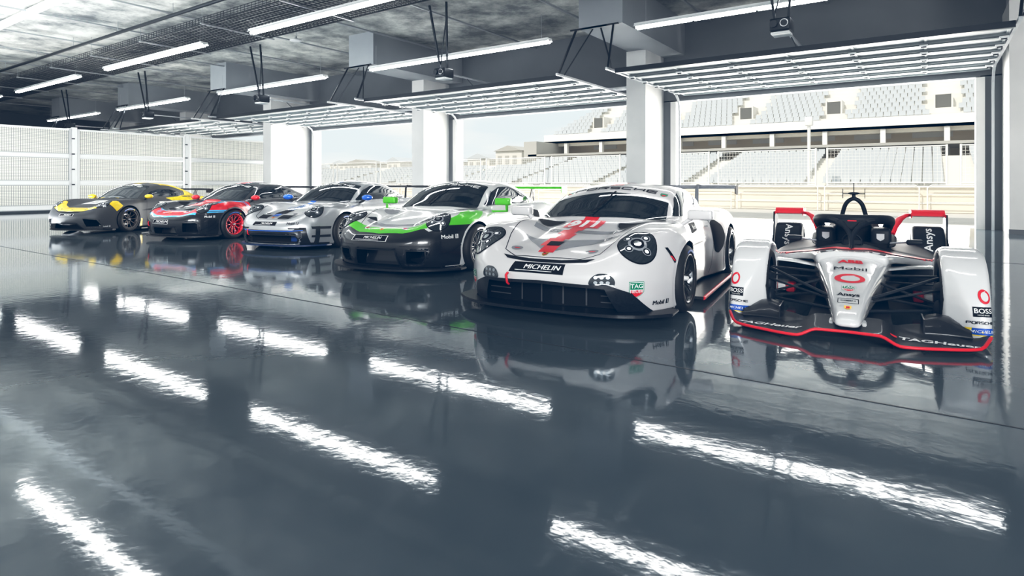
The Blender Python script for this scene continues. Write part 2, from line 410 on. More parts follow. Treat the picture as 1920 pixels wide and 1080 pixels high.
# ---- wheels
def make_wheel(side,car,x,y,r,w,rimr,rim,style,nut,letters=True,name='wheel'):
    wh=empty('wheel',(x,y,r)); wh.parent=car
    s=1 if side>0 else -1
    t=MB(); hw=w/2
    pr=[(rimr-.005,-hw+.01),(rimr+.02,-hw-.004),(r-.045,-hw-.008),(r-.018,-hw+.012),(r-.003,-hw+.035),(r,0),(r-.003,hw-.035),(r-.018,hw-.012),(r-.045,hw+.008),(rimr+.02,hw+.004),(rimr-.005,hw-.01)]
    t.lathe(pr,rubber,n=72)
    # sidewall stripes as thin ring sectors
    if letters:
        yo=s*(hw+.0095)
        def ring(a0,a1,r0,r1,m,dy=0):
            V=[];F=[];n=max(3,int((a1-a0)/4))
            for i in range(n+1):
                a=R(a0+(a1-a0)*i/n)
                for rr in (r0,r1): V.append((rr*math.cos(a),yo+dy*s-s*.004*(rr-rimr)/(r-rimr),rr*math.sin(a)))
            for i in range(n): F.append((2*i,2*i+1,2*i+3,2*i+2))
            t.add(V,F,m)
        for base in letters:
            ring(base,base+62,rimr+.026,r-.05,blue_t); ring(base+62,base+72,rimr+.026,r-.05,yel_t) if s>0 else None
            n=8
            for i in range(n): 
                a=base+8+i*6; ring(a,a+3.6,rimr+.04,r-.062,white_t,.002)
    t.build('tyre',wh,recalc=False)
    b=MB(); b.lathe([(rimr-.004,-hw+.02),(rimr-.012,0),(rimr-.012,s*.0),(rimr-.02,s*(hw-.03)),(rimr+.004,s*(hw-.004)),(rimr+.006,s*(hw+.002)),(rimr-.010,s*(hw+.002)),(rimr-.018,s*(hw-.02))],rim,n=64)
    yf=s*(hw-.035)
    for k in range(style['n']):
        a=2*PI*k/style['n']
        def P(rr,da,dy): return (rr*math.cos(a+da),yf+s*dy,rr*math.sin(a+da))
        if style['kind']=='y':
            b.tube([P(.04,0,-.03),P(.10,0,-.022),P(rimr*.62,0,-.008)],[.016,.013,.011],rim,n=6,flat=1.3)
            for q in (-1,1): b.tube([P(rimr*.58,0,-.008),P(rimr-.016,q*.17,0)],[.010,.009],rim,n=6)
        elif style['kind']=='v':
            for q in (-1,1): b.tube([P(.045,q*.3,-.03),P(rimr*.55,q*.09,-.012),P(rimr-.016,q*.14,0)],[.013,.010,.009],rim,n=6,flat=1.2)
        else:
            b.tube([P(.05,0,-.03),P(rimr*.5,0,-.015),P(rimr-.016,0,0)],[.017,.012,.011],rim,n=6,flat=1.2)
    b.lathe([(.001,yf-s*.01),(.05,yf-s*.012),(.062,yf-s*.03),(.062,yf-s*.06)],rim,n=32)
    b.build('rim',wh,recalc=True)
    d=MB(); d.lathe([(.09,yf-s*.085),(.175,yf-s*.085),(.178,yf-s*.09),(.175,yf-s*.12),(.09,yf-s*.12)],steel,n=48,closed=True); d.build('brake_disc',wh,recalc=True)
    g=MB(); g.lathe([(.001,yf-s*.13),(rimr-.015,yf-s*.13)],void,n=32); g.build('wheel_back',wh)
    n=MB(); n.lathe([(.001,yf+s*.028),(.016,yf+s*.028),(.022,yf+s*.022),(.028,yf-s*.012)],nut,n=24); n.build('centre_nut',wh,recalc=True)
    return wh
def airfoil(ch,th,n=10):
    top=[];bot=[]
    for i in range(n+1):
        t=i/n; x=ch*(1-t); yt=th*2.6*(math.sqrt(t+1e-4)*.5*(1-t)+.1*(t)*(1-t))
        top.append((x,yt)); bot.append((x,yt*.3-th*.6*math.sin(PI*t)*.5-.004))
    return top+bot[::-1]
def place(a,X,Z):
    c,s=math.cos(R(34.8)),math.sin(R(34.8)); return (X*c-Z*s,X*s+Z*c,0),R(-90-a+34.8)
def new_car(name,X,Z,a,sc,label,cat='race car'):
    p,rz=place(a,X,Z); e=empty(name,p,rz,label,cat); e.scale=(sc[0],sc[0],sc[0]*sc[1]); return e
P_nose={}
def finish_body(car,b,paint,dec):
    m=MB(); k=m.mi(paint); kv=m.mi(void)
    m.add(b.V,b.Q.tolist(),paint,n=b.N,smooth=True)
    cc=b.V[b.Q].mean(1); nb=P_nose.get(car.name,None)
    kn=m.mi(nb) if nb else k
    m.m=[kv if d else (kn if (c[0]>1.85 and c[2]<.5 and c[2]>.0) else k) for d,c in zip(b.dark,cc)]
    for x in dec: # decals collected as MB
        off=m.cnt; m.v+=x.v; m.n+=x.n; m.cnt+=x.cnt
        for f,mi_,sm in zip(x.f,x.m,x.smooth): m.f.append([i+off for i in f]); m.m.append(m.mi(x.mats[mi_])); m.smooth.append(sm)
    return m.build('body',car)
def glass_parts(car,b,P):
    # windscreen, projected along a tilted axis
    A=R(P.get('wsang',38)); D=(-math.cos(A),0,-math.sin(A)); V=(-math.sin(A),0,math.cos(A))
    # project needs a point on the axis: use car point O
    O=(.5,0,1.05)
    m=MB(); project(b,m,[P['ws_poly']],O,(0,1,0),V,D,glassm,off=.004,step=.04); m.build('windshield',car)
    for nm,pr,s in (('left',LEFT,1),('right',RIGHT,-1)):
        q=[(-s*x if s>0 else x,z) for x,z in P['sw_poly']]
        q=[((-x) if s>0 else x,z) for x,z in P['sw_poly']]
        if s<0: q=q[::-1]
        m=MB(); project(b,m,[q],step=.04,m=glassm,off=.004,**pr); m.build('side_window',car)
def rounded(pts,r,n=4):
    out=[];N=len(pts)
    for i in range(N):
        p=Vector(pts[i]);a=Vector(pts[i-1]);c=Vector(pts[(i+1)%N]); rr=min(r,(a-p).length*.45,(c-p).length*.45)
        A=p+(a-p).normalized()*rr; Cc=p+(c-p).normalized()*rr
        for k in range(n+1):
            t=k/n; q=A*(1-t)**2+p*2*t*(1-t)+Cc*t*t; out.append((q.x,q.y))
    return out
def sym(pts): return pts+[(-a,b) for a,b in pts[::-1]]
def headlights(car,b,P):
    cx,cy,cz=P.get('hlc',(1.78,.68,.735)); rx,ry=P.get('hlr',(.135,.20)); rot=P.get('hlrot',-12)
    for s in (1,-1):
        D=Vector((-.62,-.22*s,-.75)).normalized(); U=Vector((0,0,1)).cross(D).normalized(); 
        if U.y<0: U=-U
        V=D.cross(U); V=V if V.z>0 else -V
        O=(cx,cy*s,cz)
        def e(f,dx=0,dy=0,ff=None): return ell(dx*s,dy,rx*f,ry*(ff or f),rot=rot*s)
        if P.get('hlpoly'): 
            base=[(a*s,q) for a,q in P['hlpoly']]; base=base if s>0 else base[::-1]
            sc=lambda f:[(a*f,q*f) for a,q in base]
        else: sc=lambda f:e(f)
        h=empty('headlight',(0,0,0)); h.parent=car
        kw=dict(O=O,U=U,V=V,D=D,far=1.)
        m=MB(); project(b,m,[sc(1.06)],m=black_t,off=.0035,step=.03,**kw); m.build('lamp_seal',h)
        m=MB(); project(b,m,[sc(1.0)],m=lensm,off=.006,step=.03,**kw); m.build('lamp_lens',h)
        m=MB(); project(b,m,[ell(0,0,rx*.5,rx*.5)],m=P.get('lampcore',grey_t),off=.0075,step=.05,**kw)
        project(b,m,[ell(0,0,rx*.36,rx*.36)],m=black_t,off=.009,step=.05,**kw); project(b,m,[ell(0,0,rx*.2,rx*.2)],m=chrome,off=.0105,step=.05,**kw)
        m.build('projector',h)
        for i in range(4):
            a=R(45+90*i); m=MB(); q=(math.cos(a)*rx*.66,math.sin(a)*ry*.5)
            project(b,m,[ell(q[0],q[1],rx*.24,rx*.24,20)],m=grey_t,off=.0078,step=.05,**kw); project(b,m,[ell(q[0],q[1],rx*.19,rx*.19,20)],m=black_t,off=.0084,step=.05,**kw)
            project(b,m,[ell(q[0],q[1],rx*.11,rx*.11,16)],m=ledm,off=.009,step=.05,**kw); m.build('led',h)
def add_wheels(car,P):
    ws=P['wheel']; 
    for x,r,w in ((P.get('wf',1.25),.345,.29),(P.get('wr',-1.25),.352,.32)):
        for s in (1,-1):
            y=P['wy'][0 if x>0 else 1]-w/2
            make_wheel(s,car,x,s*y,r,w,ws.get('rimr',.245),ws['mat'],ws,ws['nut'],letters=ws.get('letters',(70,)))
def rear_wing(car,P):
    W=P['wing']; m=MB(); af=airfoil(W['ch'],W.get('th',.03)); x0=W['x'];z0=W['z'];hw=W['w']
    rings=[[(x0-W['ch']/2+a,y,z0+q-W.get('bow',0)*abs(y/hw)**3) for a,q in af] for y in np.linspace(-hw,hw,13)]
    m.loft(rings,W['m'])
    e=empty('rear_wing',(0,0,0)); e.parent=car; m.build('wing_plane',e,recalc=True)
    for s in (1,-1):
        m=MB(); y=s*hw; q=W.get('ep',(.17,.12,.02)); pts=rounded([(x0-q[0],z0-q[1]),(x0+q[0],z0-q[1]*.8),(x0+q[0],z0+q[2]),(x0-q[0],z0+q[2]+.02)],.02)
        m.prism(pts,y-.006,y+.006,W.get('epm',black_t),plane='xz'); m.build('end_plate',e)
        m=MB(); ys=s*W.get('sy',.33)
        if W['type']=='swan':
            m.tube([(x0+.30,ys,z0-.30),(x0+.28,ys,z0-.02),(x0+.2,ys,z0+.055),(x0+.02,ys,z0+.05),(x0-.02,ys,z0+.02)],[.03,.028,.026,.022,.02],W.get('sm',black),n=6,flat=.35)
        else:
            m.prism([(x0+.10,z0-.30),(x0+.22,z0-.30),(x0+.06,z0-.005),(x0-.06,z0-.005)],ys-.008,ys+.008,W.get('sm',black),plane='xz')
            m.prism([(x0-.12,z0-.30),(x0-.05,z0-.30),(x0+.09,z0-.005),(x0+.05,z0-.005)],ys-.008,ys+.008,W.get('sm',black),plane='xz')
        m.build('wing_strut',e)
def mirrors(car,P):
    M=P['mirror']
    for s in (1,-1):
        e=empty('wing_mirror',(0,0,0)); e.parent=car
        x,y,z=M['p']; m=MB()
        if M['kind']=='round': m.ball((x,s*y,z),(.075,.12,.065),M['m'],24)
        else: m.bbox((x-.06,s*(y-.12),z-.055),(x+.05,s*(y+.12),z+.06),M['m'],.025)
        m.build('mirror_housing',e)
        m=MB()
        if M['kind']=='round': m.tube([(x+.0,s*(y-.22),z-.13),(x,s*(y-.13),z-.09),(x,s*(y-.05),z-.04)],[.022,.025,.03],black,n=8)
        elif M['kind']=='boxg': m.tube([(x+.0,s*(y+.06),z-.03),(x,s*(y+.06),z-.15),(x,s*(y-.2),z-.16)],[.025,.022,.02],M['m'],n=6)
        else: m.tube([(x+.04,s*(y-.25),z-.17),(x+.02,s*(y-.16),z-.10),(x,s*(y-.08),z-.03)],[.02,.022,.03],M['m'],n=8)
        m.build('mirror_arm',e)
def splitter(car,P):
    S=P['split']; m=MB(); w=S['w']; x1=S['x']; ov=S.get('ov',.1)
    pts=[]
    for i in range(33):
        y=-w+2*w*i/32; ay=abs(y)/w; pts.append((x1-S.get('c',.42)*ay**S.get('pw',3.2),y))
    pts=pts+[(S.get('xb',1.62),w),(S.get('xb',1.62),-w)]
    m.prism([(a,b) for a,b in pts],S['z'],S['z']+.028,S['m'],plane='xy',bev=.006)
    if S.get('lip'):
        m.tube([(a+.003,b,S['z']+.014) for a,b in pts[:33]],.012,S['lip'],n=6)
    m.build('front_splitter',car)
def wipers(b,car,P):
    m=MB(); A=R(38);D=(-math.cos(A),0,-math.sin(A)); V=(-math.sin(A),0,math.cos(A))
    for L in P['wiper']: project(b,m,strokes([L],.022),(.5,0,1.05),(0,1,0),V,D,black_t,off=.02,step=.04)
    m.build('wiper',car)
def skirts(car,P,m_,lip=None):
    for s in (1,-1):
        m=MB(); w=P['sk']; m.prism([(.86,s*(w-.28)),(.84,s*w),(-.84,s*(w+.02)),(-.86,s*(w-.28))],.055,.085,m_)
        if lip: m.tube([(.84,s*w,.07),(-.84,s*(w+.02),.07)],.02,mat('trim_red',(.75,.02,.04),.4),n=6)
        m.build('side_skirt',car)
    m=MB(); m.box2((-2.2,-.8,.1),(1.9,.8,.14),void); m.build('underfloor',car)
def tow(car,p,m_):
    m=MB(); m.tube([p,(p[0]+.03,p[1],p[2]-.02),(p[0]+.03,p[1]+.01,p[2]-.09),(p[0],p[1]+.01,p[2]-.11)],.011,m_,n=6); m.build('tow_strap',car)
STD_WS=rounded([(-.67,-.29),(0,-.365),(.67,-.29),(.54,.38),(0,.45),(-.54,.38)],.04)
RSR_WS=rounded([(-.67,-.29),(0,-.365),(.67,-.29),(.615,.10),(0,.185),(-.615,.10)],.02)
def swz(P,rk): return [(a,.9+(b-.9)*rk) for a,b in P]
STD_SW=rounded([(.60,.925),(.24,1.10),(-.08,1.175),(-.45,1.175),(-.85,1.10),(-1.25,.985),(-1.05,.94)],.06)
# ---- decal helpers (lettering and paint that follow the body)
class Dec:
    def __init__(s,b): s.b=b; s.m=MB()
    def F(s,poly,m,off=.0018,**k): project(s.b,s.m,poly if not isinstance(poly,list) or isinstance(poly[0],list) else [poly],m=m,off=off,**FRONT,**k)
    def T(s,poly,m,off=.0018,**k):   # poly in (y,x)
        if isinstance(poly[0][0],(int,float)): poly=[poly]
        project(s.b,s.m,[[(a,-c) for a,c in q] for q in poly],m=m,off=off,**TOP,**k)
    def S(s,poly,m,off=.0018,sides=(1,-1),bvh=None,**k):   # poly in (x,z)
        if isinstance(poly[0][0],(int,float)): poly=[poly]
        for q in sides:
            if q>0: project(s.b,s.m,[[(-a,c) for a,c in r] for r in poly],m=m,off=off,bvh=bvh,**LEFT,**k)
            else: project(s.b,s.m,[[(a,c) for a,c in r][::-1] for r in poly],m=m,off=off,bvh=bvh,**RIGHT,**k)
    def D(s,poly,m,O,az,off=.0025,el=0,cen=(0,0),**k):
        a=R(az); e=R(el); D=Vector((-math.cos(a)*math.cos(e),-math.sin(a)*math.cos(e),-math.sin(e))); U=D.cross(Vector((0,0,1))).normalized(); V=U.cross(D)
        project(s.b,s.m,poly,O,U,V,D,m,off=off,cen=cen,far=1.,**k)
    def tt(s,txt,size,m,O,az,el=0,off=.0035,sx=1.,shear=0.,bold=0.,cen=(0,0),rot=0,fat=0.):
        for k in ((-1,0,1) if fat else (0,)): s.D(text_bm(txt,size,sx,shear,1.,bold),m,O,az,off+.0001*k,el,(cen[0]+k*size*fat,cen[1]),rot=rot)
    def tag(s,O,az,w,el=0,mono=None):
        h=w*1.15
        if mono:
            s.D([shield(0,0,w,h)],mono[0],O,az,.0025,el); s.D([shield(0,0,w*.9,h*.9)],mono[1],O,az,.003,el); s.tt('TAG',w*.36,mono[0],O,az,el,cen=(0,w*.28)); s.tt('HEUER',w*.26,mono[0],O,az,el,cen=(0,-w*.05)); return
        s.D([shield(0,0,w,h)],green_t,O,az,.0022,el); s.D([shield(0,0,w*.93,h*.93)],white_t,O,az,.0026,el)
        s.D([[(-w*.43,0.02*w),(w*.43,.02*w),(w*.43,h*.43),(-w*.43,h*.43)]],green_t,O,az,.003,el)
        s.D([[(-w*.43,-.02*w),(-w*.43,-h*.16),(-w*.28,-h*.3),(0,-h*.44),(w*.28,-h*.3),(w*.43,-h*.16),(w*.43,-.02*w)][::-1]],red_t,O,az,.003,el)
        s.tt('TAG',w*.42,white_t,O,az,el,.0042,bold=.015,cen=(0,h*.22)); s.tt('HEUER',w*.29,white_t,O,az,el,.0042,bold=.01,cen=(0,-w*.13))
    def mobil(s,O,az,h,m,el=0,box=True):
        s.tt('Mobil',h*1.3,m,O,az,el,.003,cen=(-h*.5,0),fat=.03)
        s.D([[(h*1.45,-h*.42),(h*2.2,-h*.42),(h*2.2,h*.58),(h*1.45,h*.58)]],m,O,az,.003,el)
        s.tt('1',h*1.1,white_t if m==black_t else black_t,O,az,el,.0042,bold=.03,cen=(h*1.82,h*.05))
    def plate(s,O,az,w,h,el=10,bg=None,fg=None,line=True,skew=.12):
        bg=bg or black_t; fg=fg or white_t; k=h*skew*3
        q=lambda f:[(-w/2*f,-h/2*f),(w/2*f-k*0,-h/2*f),(w/2*f,h/2*f),(-w/2*f+k,h/2*f)]
        if line: s.D([q(1.03)],fg,O,az,.0022,el)
        s.D([q(1.0)] if not line else [[(a*.985,b*.93) for a,b in q(1)]],bg,O,az,.0028,el)
        s.tt('MICHELIN',h*.62,fg,O,az,el,.004,sx=1.18,shear=.25,cen=(w*.10,h*.06),fat=.03); s.D([[(-w*.38,-h*.32),(w*.3,-h*.32),(w*.3,-h*.26),(-w*.38,-h*.26)]],fg,O,az,.004,el)
    def crest(s,y,x,w=.05):
        q=[(a,-b) for a,b in shield(y,-x,w,w*1.25)]; 
        s.T([(a,c) for a,c in q][::1],gold,off=.003); s.T([(y-w*.2,x-w*.25),(y+w*.2,x-w*.25),(y+w*.2,x+w*.2),(y-w*.2,x+w*.2)],red_t,off=.004); s.T([(y-w*.45,x-w*.5),(y-w*.1,x-w*.5),(y-w*.1,x-w*.3),(y-w*.45,x-w*.3)],black_t,off=.004)
    def line(s,kind,L,w=.006,m=None,off=.0012,**k):
        getattr(s,kind)(strokes([L],w),m or black_t,off=off,**k)
    def ws(s,polys,m,off=.006):
        A=R(38); project(s.b,s.m,polys,(.5,0,1.05),(0,1,0),(-math.sin(A),0,math.cos(A)),(-math.cos(A),0,-math.sin(A)),m,off=off,step=.04)
    def banner(s,m,v=.40,w=1.0,h=.062): s.ws([[(a+.03,b+v-.075) for a,b in q] for q in wide_word('PORSCHE',w*.84,.085,.019,.16)],m,off=.009)
    def arches(s,P,m):   # clean lip around each wheel opening
        rf=P.get('rf',.385); cz=P.get('cz',.345)
        for xw,r in ((1.25,rf),(-1.25,rf+.01)):
            a0=math.degrees(math.asin((.13-cz)/(r+.01)))
            ring=[(xw+(r+.012)*math.cos(R(t)),cz+(r+.012)*math.sin(R(t))) for t in np.linspace(a0,180-a0,40)]
            s.S(strokes([ring],.028),m,off=.003,bvh=s.b.un.bvh)
    def mouth(s,pts,m,w=.022,closed=True):  # rim round a nose opening, pts in (y,z)
        L=pts+[pts[0],] if closed else pts
        project(s.b,s.m,strokes([L],w),m=m,off=.004,bvh=s.b.un.bvh,step=.03,**FRONT)
    def common(s,P,paint):
        s.arches(P,paint)
        s.line('S',[(2.1,.113),(1.6,.113)],.022,black_t,.003); s.line('S',[(.84,.113),(-.84,.113)],.022,black_t,.003)
        s.line('S',[(.52,.87),(.60,.60),(.58,.3),(.50,.15)]); s.line('S',[(-.42,.90),(-.50,.6),(-.42,.25),(-.36,.15)])
        s.line('S',[(-.28,.76),(-.38,.76)],.02,grey_t)
        s.line('T',[(-.62,.92),(-.60,1.4),(-.52,1.75),(-.44,2.0),(-.30,2.09),(0,2.11),(.30,2.09),(.44,2.0),(.52,1.75),(.60,1.4),(.62,.92)],.007)
g2=mat('vent_edge_grey',(.3,.31,.33),.4)
gridm=mat('grille_bar',(.075,.08,.09),.4)
def livery_rsr(b,P):
    d=Dec(b); d.common(P,pearl)
    for y in (-.30,-.10,.10,.30): d.line('F',[(y,.14),(y,.36)],.014,gridm,.006)
    for s_ in (-1,1):
        for z in (.18,.24,.30): d.line('F',[(s_*.42,z),(s_*.64,z)],.010,gridm,.006)
    for s_ in (-1,1):
        q=rounded([(s_*.27,.985),(s_*.60,.96),(s_*.55,1.10),(s_*.44,1.23),(s_*.36,1.24),(s_*.30,1.12)],.04); d.T(q,void,off=.003); d.T(strokes([q+[q[0]]],.012),g2,off=.0035)  # flat black decals paint the dark of the bonnet vent recesses
    g=mat('light_grey_paint',(.36,.36,.38),.22,coat=1)
    d.T([[(-.43,1.62),(-.30,1.76),(-.10,1.98),(.03,2.0),(.28,1.78),(.48,1.56),(.30,1.62),(.05,1.71),(-.12,1.71),(-.30,1.66)]],g)
    d.T([[(-.52,1.20),(-.47,1.36),(-.12,1.45),(.20,1.45),(.42,1.38),(.54,1.24),(.40,1.29),(.2,1.34),(-.15,1.34),(-.38,1.27)]],g)
    for i,(x0,x1,y0,y1) in enumerate([(2.03,1.86,-.11,.03),(1.88,1.66,-.16,.0),(1.68,1.48,-.11,.03),(1.50,1.34,-.16,.0),(1.36,1.22,-.11,.03),(1.0,.90,-.10,.05)]): d.T([(y0,x0),(y1,x0),(y1,x1),(y0,x1)],redp,off=.0026)
    d.T([(-.22,1.24),(.14,1.24),(.14,.98),(-.22,.98)],redp,off=.003)
    d.T([[(a,1.115+(q-1.105)*1.35) for a,q in p] for p in text_sh('911',.215,(-.04,1.105),sx=1.0,bold=.05)],white_t,off=.0045)
    d.T([(-.10,1.88),(.02,1.88),(.03,1.76),(-.11,1.76)],void,off=.004)
    for x0,x1,y0,y1 in [(.10,-.25,-.12,.03),(-.25,-.6,-.08,.07)]: d.T([(y0,x0),(y1,x0),(y1,x1),(y0,x1)],redp,off=.002)
    for s_ in (-1,1):
        d.T([(s_*.35+a,1.95+c) for a,c in ell(0,0,.055,.04)],grey_t,off=.002); d.T([(s_*.35+a,1.95+c) for a,c in ell(0,0,.03,.008,16)],red_t,off=.003)
    d.crest(-.03,2.06)
    # gap below the bonnet
    d.F([[(-.42,.605),(-.36,.575),(-.15,.56),(.15,.56),(.36,.575),(.42,.605),(.34,.597),(.15,.585),(-.15,.585),(-.34,.597)]],black_t,off=.003)
    d.plate((2.2,-.05,.51),0,.50,.10,el=12,line=False)
    for s_ in (-1,1):
        pod=[(s_*a,q) for a,q in rounded([(.40,.385),(.60,.375),(.60,.44),(.55,.49),(.47,.49),(.42,.45)],.03)]
        d.F([pod if s_>0 else pod[::-1]],lensm,off=.004)
        for i in range(3):
            for j in range(2): d.F([ell(s_*(.46+.045*i),.41+.045*j,.015,.015,14)],mat('lamp_dim',(.32,.34,.36),.3,metal=.5),off=.006)
    d.mouth([(-.80,.12),(-.70,.30),(-.56,.365),(0,.388),(.56,.365),(.70,.30),(.80,.12)],carbon,.03,False)
    for s_ in (-1,1):   # carbon corner blocks of the mouth
        q=[(s_*a,c) for a,c in [(.60,.13),(.83,.12),(.72,.30),(.57,.37),(.52,.36)]]
        project(b,d.m,[q if s_>0 else q[::-1]],m=carbon,off=.003,bvh=b.un.bvh,step=.03,**FRONT)
    d.tag((2.0,.74,.34),38,.13,el=3); d.tag((2.0,-.80,.34),-38,.13,el=3)
    d.mobil((1.8,.90,.20),62,.045,black_t)
    d.banner_polys=None
    d.ws([[(-.615,.105),(0,.19),(.615,.105),(.53,.35),(0,.43),(-.53,.35)][::1]],pearl,off=.004)
    d.ws([[(a,q+.31) for a,q in p] for p in wide_word('PORSCHE',.92,.085,.018,.18)],black_t,off=.007)
    A=R(38); O=(.5,0,1.05)
    for s_ in (-1,1):
        for (w,m_,o) in ((.07,green_t,.007),(.06,red_t,.0075)): d.ws([[(a,q) for a,q in shield(s_*.535,.235,w,w*1.1)]],m_,o) if m_==green_t else d.ws([[(s_*.535-.028,.235),(s_*.535,.20),(s_*.535+.028,.235)]],m_,o)
    # side intake, gill, plaque
    d.S([rounded([(-.44,.80),(-.58,.84),(-.80,.74),(-.88,.60),(-.80,.46),(-.62,.38),(-.50,.42),(-.46,.6)],.06)],void,off=.003)
    d.S([[(1.66,.70),(1.69,.70),(1.62,.55),(1.58,.55)]],void,off=.003); d.S([[(1.64,.62),(1.66,.62),(1.62,.57),(1.60,.57)]],red_t,off=.004)
    d.S([[(.36,.84),(.08,.84),(.10,.74),(.36,.72)]],black_t,off=.003); d.S(text_xz('Mobil',.08,(.20,.785)),white_t,off=.005,sides=(1,))
    d.S([[(-.95,.55),(-.93,.55),(-.93,.40),(-.95,.40)]],void,off=.003)
    d.T([(-.60,.99),(-.52,1.22),(-.38,1.28),(-.30,1.12),(-.36,.98)],void,off=.0006) if 0 else None
    return d.m
def bm_polys(bm):
    out=[[(v.co.x,v.co.y) for v in f.verts] for f in bm.faces]; bm.free(); return out
def text_sh(t,size,c,sx=1.,shear=.0,bold=.03):  # for TOP frame, returns (y,x)
    return [[(a+c[0],c[1]-q) for a,q in p] for p in bm_polys(text_bm(t,size,sx,shear,1.,bold))]
def text_xz(t,size,c,sx=1.,shear=0.,bold=.02):   # left side
    return [[(c[0]-a,c[1]+q) for a,q in p] for p in bm_polys(text_bm(t,size,sx,shear,1.,bold))]
blackp=mat('black_paint',(.012,.014,.018),.3,coat=.7)
def nose_paint(d,m,line,side):   # paint below a line over the nose; line in (y,z), y>=0, side in (x,z)
    q=[(-a,c) for a,c in line[::-1]]+line; d.F([q+[(line[-1][0],.1),(-line[-1][0],.1)]],m,maxspan=.12)
    d.S(side,m)
def livery_gt(b,P):
    d=Dec(b); d.common(P,wht)
    nose_paint(d,blackp,[(0,.60),(.30,.61),(.6,.655),(.70,.60),(.84,.66)],[(2.05,.1),(2.05,.60),(1.94,.64),(1.80,.71),(1.55,.71),(1.40,.71),(1.25,.72),(1.64,.40),(1.66,.1)])
    d.T([[(-.60,1.90),(-.50,1.90),(-.08,2.0),(.08,2.0),(.50,1.90),(.60,1.86),(.63,1.98),(.34,2.10),(0,2.14),(-.34,2.10),(-.63,1.98)][::-1]],green,off=.0022)
    g=mat('light_grey_paint',(.36,.36,.38),.22,coat=1)
    d.T([[(-.46,1.70),(-.10,1.86),(.12,1.86),(.50,1.68),(.50,1.78),(.10,1.95),(-.10,1.95),(-.46,1.80)]],g,off=.0016)
    d.S([[(1.72,.80),(1.5,.87),(1.2,.90),(.95,.86),(1.2,.775),(1.45,.70),(1.8,.70),(1.78,.76)]],green,off=.0022)
    d.T([[(.72,1.66),(.80,1.6),(.84,1.3),(.78,1.05),(.90,1.05),(1.0,1.3),(.95,1.66)],[(-.72,1.66),(-.80,1.6),(-.84,1.3),(-.78,1.05),(-.90,1.05),(-1.0,1.3),(-.95,1.66)][::-1]],green,off=.0024) if 0 else None
    for s_ in (-1,1):
        d.T([(s_*.30+a,1.985+c) for a,c in ell(0,0,.055,.035)],grey_t,off=.003); d.T([(s_*.30+a,1.985+c) for a,c in ell(0,0,.032,.012,16)],red_t,off=.004)
        d.T([(s_*.47+a,1.22+c) for a,c in ell(0,0,.10,.16,rot=s_*15)],g,off=.002)
    for s_ in (-1,1): q=rounded([(s_*.34,1.72),(s_*.52,1.74),(s_*.44,1.62)],.01); d.T(q,void,off=.003)  # vent darkness painted as black decals, the bonnet is not cut
    d.crest(-.02,2.05)
    d.plate((2.2,-.12,.52),0,.56,.085,el=10)
    d.mobil((1.82,.86,.54),52,.06,white_t)
    d.mouth([(-.34,.13),(-.30,.365),(.30,.365),(.34,.13)],carbon,.02); 
    for s_ in (1,-1): d.mouth([(s_*.42,.17),(s_*.60,.17),(s_*.66,.25),(s_*.66,.36),(s_*.44,.36)],carbon,.018)
    d.banner(white_t,.385,1.02)
    d.S([[(.30,.70),(0,.70),(0,.50),(.30,.50)]],green,off=.003); d.S(text_xz('911',.17,(.15,.60)),white_t,off=.005,sides=(1,))
    d.line('F',[(.36,.42),(.70,.42),(.80,.30)],.012,carbon,.003); d.line('F',[(-.36,.42),(-.70,.42),(-.80,.30)],.012,carbon,.003)
    d.line('S',[(1.98,.30),(1.80,.34),(1.68,.42)],.014,carbon,.012)
    d.S([rounded([(-.70,.84),(-.90,.80),(-.92,.66),(-.74,.70)],.03)],void,off=.003)
    d.line('S',[(.56,.93),(.2,1.15)],.05,g,.002)
    return d.m
